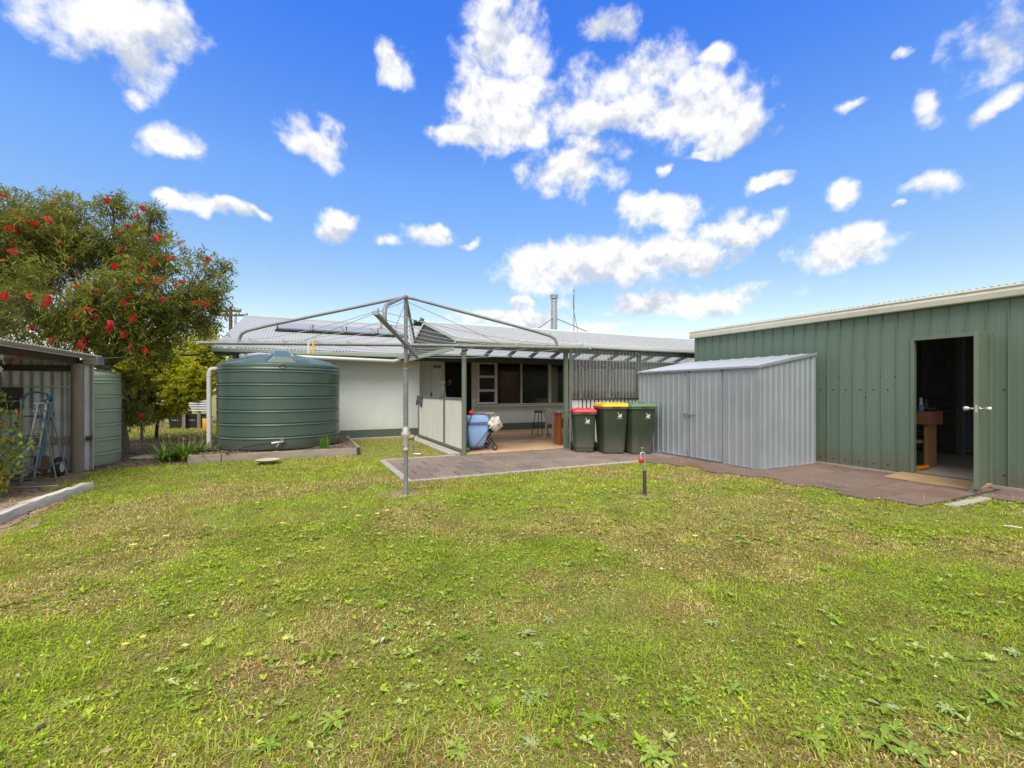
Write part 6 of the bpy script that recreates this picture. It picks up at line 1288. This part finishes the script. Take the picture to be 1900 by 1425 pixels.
# broad leaved weeds in the lawn, each a rosette of toothed leaves
m_weed = [mat('weed leaf %d' % i, c, .5, 0, .3, 25, transl=.22, spec=.4) for i, c in enumerate(((.20, .31, .035), (.28, .38, .05), (.31, .38, .14)))]
def rosette(seed, nl, L, w, teeth, m_):
    rr_ = np.random.default_rng(seed); q = MB(); K = 7
    for i in range(nl):
        a = 2*math.pi*i/nl+rr_.normal()*.25; l_ = L*rr_.uniform(.6, 1.1); c, s_ = math.cos(a), math.sin(a); up = rr_.uniform(.15, .75); vs = []
        for k in range(K+1):
            t = k/K; rad = l_*t; z = .012+l_*(up*t-.75*up*t*t)+.004*rr_.random(); ww = w*l_/L*(math.sin(math.pi*min(1, t*.80+.10))**.8)*(1 if not teeth else (.55+.5*(k % 2)))*.5; ww = ww if k < K else .001
            vs += [(c*rad-s_*ww, s_*rad+c*ww, z+ww*.35), (c*rad, s_*rad, z), (c*rad+s_*ww, s_*rad-c*ww, z+ww*.35)]
        fs = []
        for k in range(K): o_ = 3*k; fs += [(o_, o_+1, o_+4, o_+3), (o_+1, o_+2, o_+5, o_+4)]
        q.add(vs, fs)
    return q.mesh('weed_rosette', m_, 80)
KINDS = {'toothed': [rosette(200+i, 12+i % 4, .14, .046, True, m_weed[i % 2]) for i in range(4)], 'broad': [rosette(220+i, 7+i % 3, .13, .05, False, m_weed[i % 2]) for i in range(3)], 'pale': [rosette(240+i, 13, .12, .040, True, m_weed[2]) for i in range(3)]}
LAB = {'toothed': 'green weed rosette of toothed leaves growing flat in the lawn', 'broad': 'small broad smooth leaved green weed growing in the lawn', 'pale': 'pale grey green weed rosette growing in the lawn'}
rr = np.random.default_rng(303); W_ = [(1540, 1350, 'toothed', 1.15), (1590, 1345, 'toothed', 1.0), (1510, 1375, 'toothed', 1.1), (1640, 1385, 'toothed', 1.25), (1690, 1400, 'broad', 1.1), (1660, 1360, 'toothed', 1.0), (1155, 1265, 'toothed', .9), (1360, 1285, 'toothed', .95), (1300, 1270, 'broad', .9), (1640, 1315, 'pale', 1.0), (1760, 1325, 'pale', 1.05), (1850, 1305, 'toothed', 1.1), (1880, 1215, 'pale', .9), (985, 1300, 'pale', 1.0), (975, 1180, 'pale', .95), (1000, 1200, 'pale', .9), (750, 1215, 'toothed', .95), (880, 1225, 'pale', .9), (330, 1310, 'broad', .9), (620, 1340, 'toothed', 1.0), (850, 1395, 'toothed', 1.0), (1215, 1410, 'toothed', 1.2), (500, 1390, 'toothed', 1.0), (1100, 1340, 'broad', .9), (1050, 1050, 'pale', .9), (1120, 1060, 'pale', .9), (1320, 1160, 'pale', .95), (360, 1240, 'broad', .8), (1790, 1060, 'broad', .9)]
for i in range(150):
    d_ = 1.75+rr.random()**1.5*5.2; W_.append((rr.uniform(0, 1900), 725+836*CAMH/d_, ('toothed', 'broad', 'pale')[rr.choice(3, p=(.48, .40, .12))], rr.uniform(.40, .85)))
for (px, py, kd, s_) in W_:
    d_ = 836*CAMH/(py-725); x, y = at(px, d_)
    if not is_lawn(np.array([x]), np.array([y]))[0]: continue
    o = bpy.data.objects.new('lawn_weed', KINDS[kd][rr.integers(0, len(KINDS[kd]))]); COL.objects.link(o); o.location = (x, y, 0); o.rotation_euler = (0, 0, rr.uniform(0, 6.28)); s_ *= .48; o.scale = (s_*rr.uniform(.8, 1.25), s_*rr.uniform(.8, 1.25), s_*rr.uniform(.6, 1.5))
    tag(o, LAB[kd], 'weed', {'toothed': 'toothed lawn weeds', 'broad': 'broad leaved lawn weeds', 'pale': 'pale lawn weeds'}[kd])
dm = MB()
for k in range(14): a = 2*math.pi*k/14; dm.add([(0, 0, .045), (.018*math.cos(a-.16), .018*math.sin(a-.16), .047), (.021*math.cos(a), .021*math.sin(a), .044), (.018*math.cos(a+.16), .018*math.sin(a+.16), .047)], [(0, 1, 2, 3)])
dm.tube([(0, 0, 0), (0, 0, .046)], .003, 4); dm.v = [(a, b, c*.75) for a, b, c in dm.v]; dmm = dm.mesh('lawn_flower', mat('yellow petal', (.75, .62, .12), .7, 0, .1, 20))
for (px, py) in ((248, 1017), (265, 1192), (530, 1195), (232, 1206), (355, 1152), (52, 1037), (640, 946), (700, 958), (665, 962), (478, 937), (280, 1025), (308, 1000), (525, 976), (718, 952), (1120, 905), (1075, 895), (1140, 912), (1180, 1028), (1290, 1000)):
    d_ = 836*CAMH/(py-725); x, y = at(px, d_); o = bpy.data.objects.new('lawn_flower', dmm); COL.objects.link(o); o.location = (x, y, 0); s_ = 1.35 if py < 1020 else .8; o.scale = (s_, s_, 1); tag(o, 'tiny yellow lawn flower on a short stem', 'flower', 'yellow flowers in the lawn')
tag(MB().tube([(*at(1862, 4.55), .03), (*at(1880, 4.50), .035), (*at(1897, 4.46), .03)], .007, 5).build('white_twig', m_bag), 'short bleached white twig lying on the lawn beyond the path', 'twig')
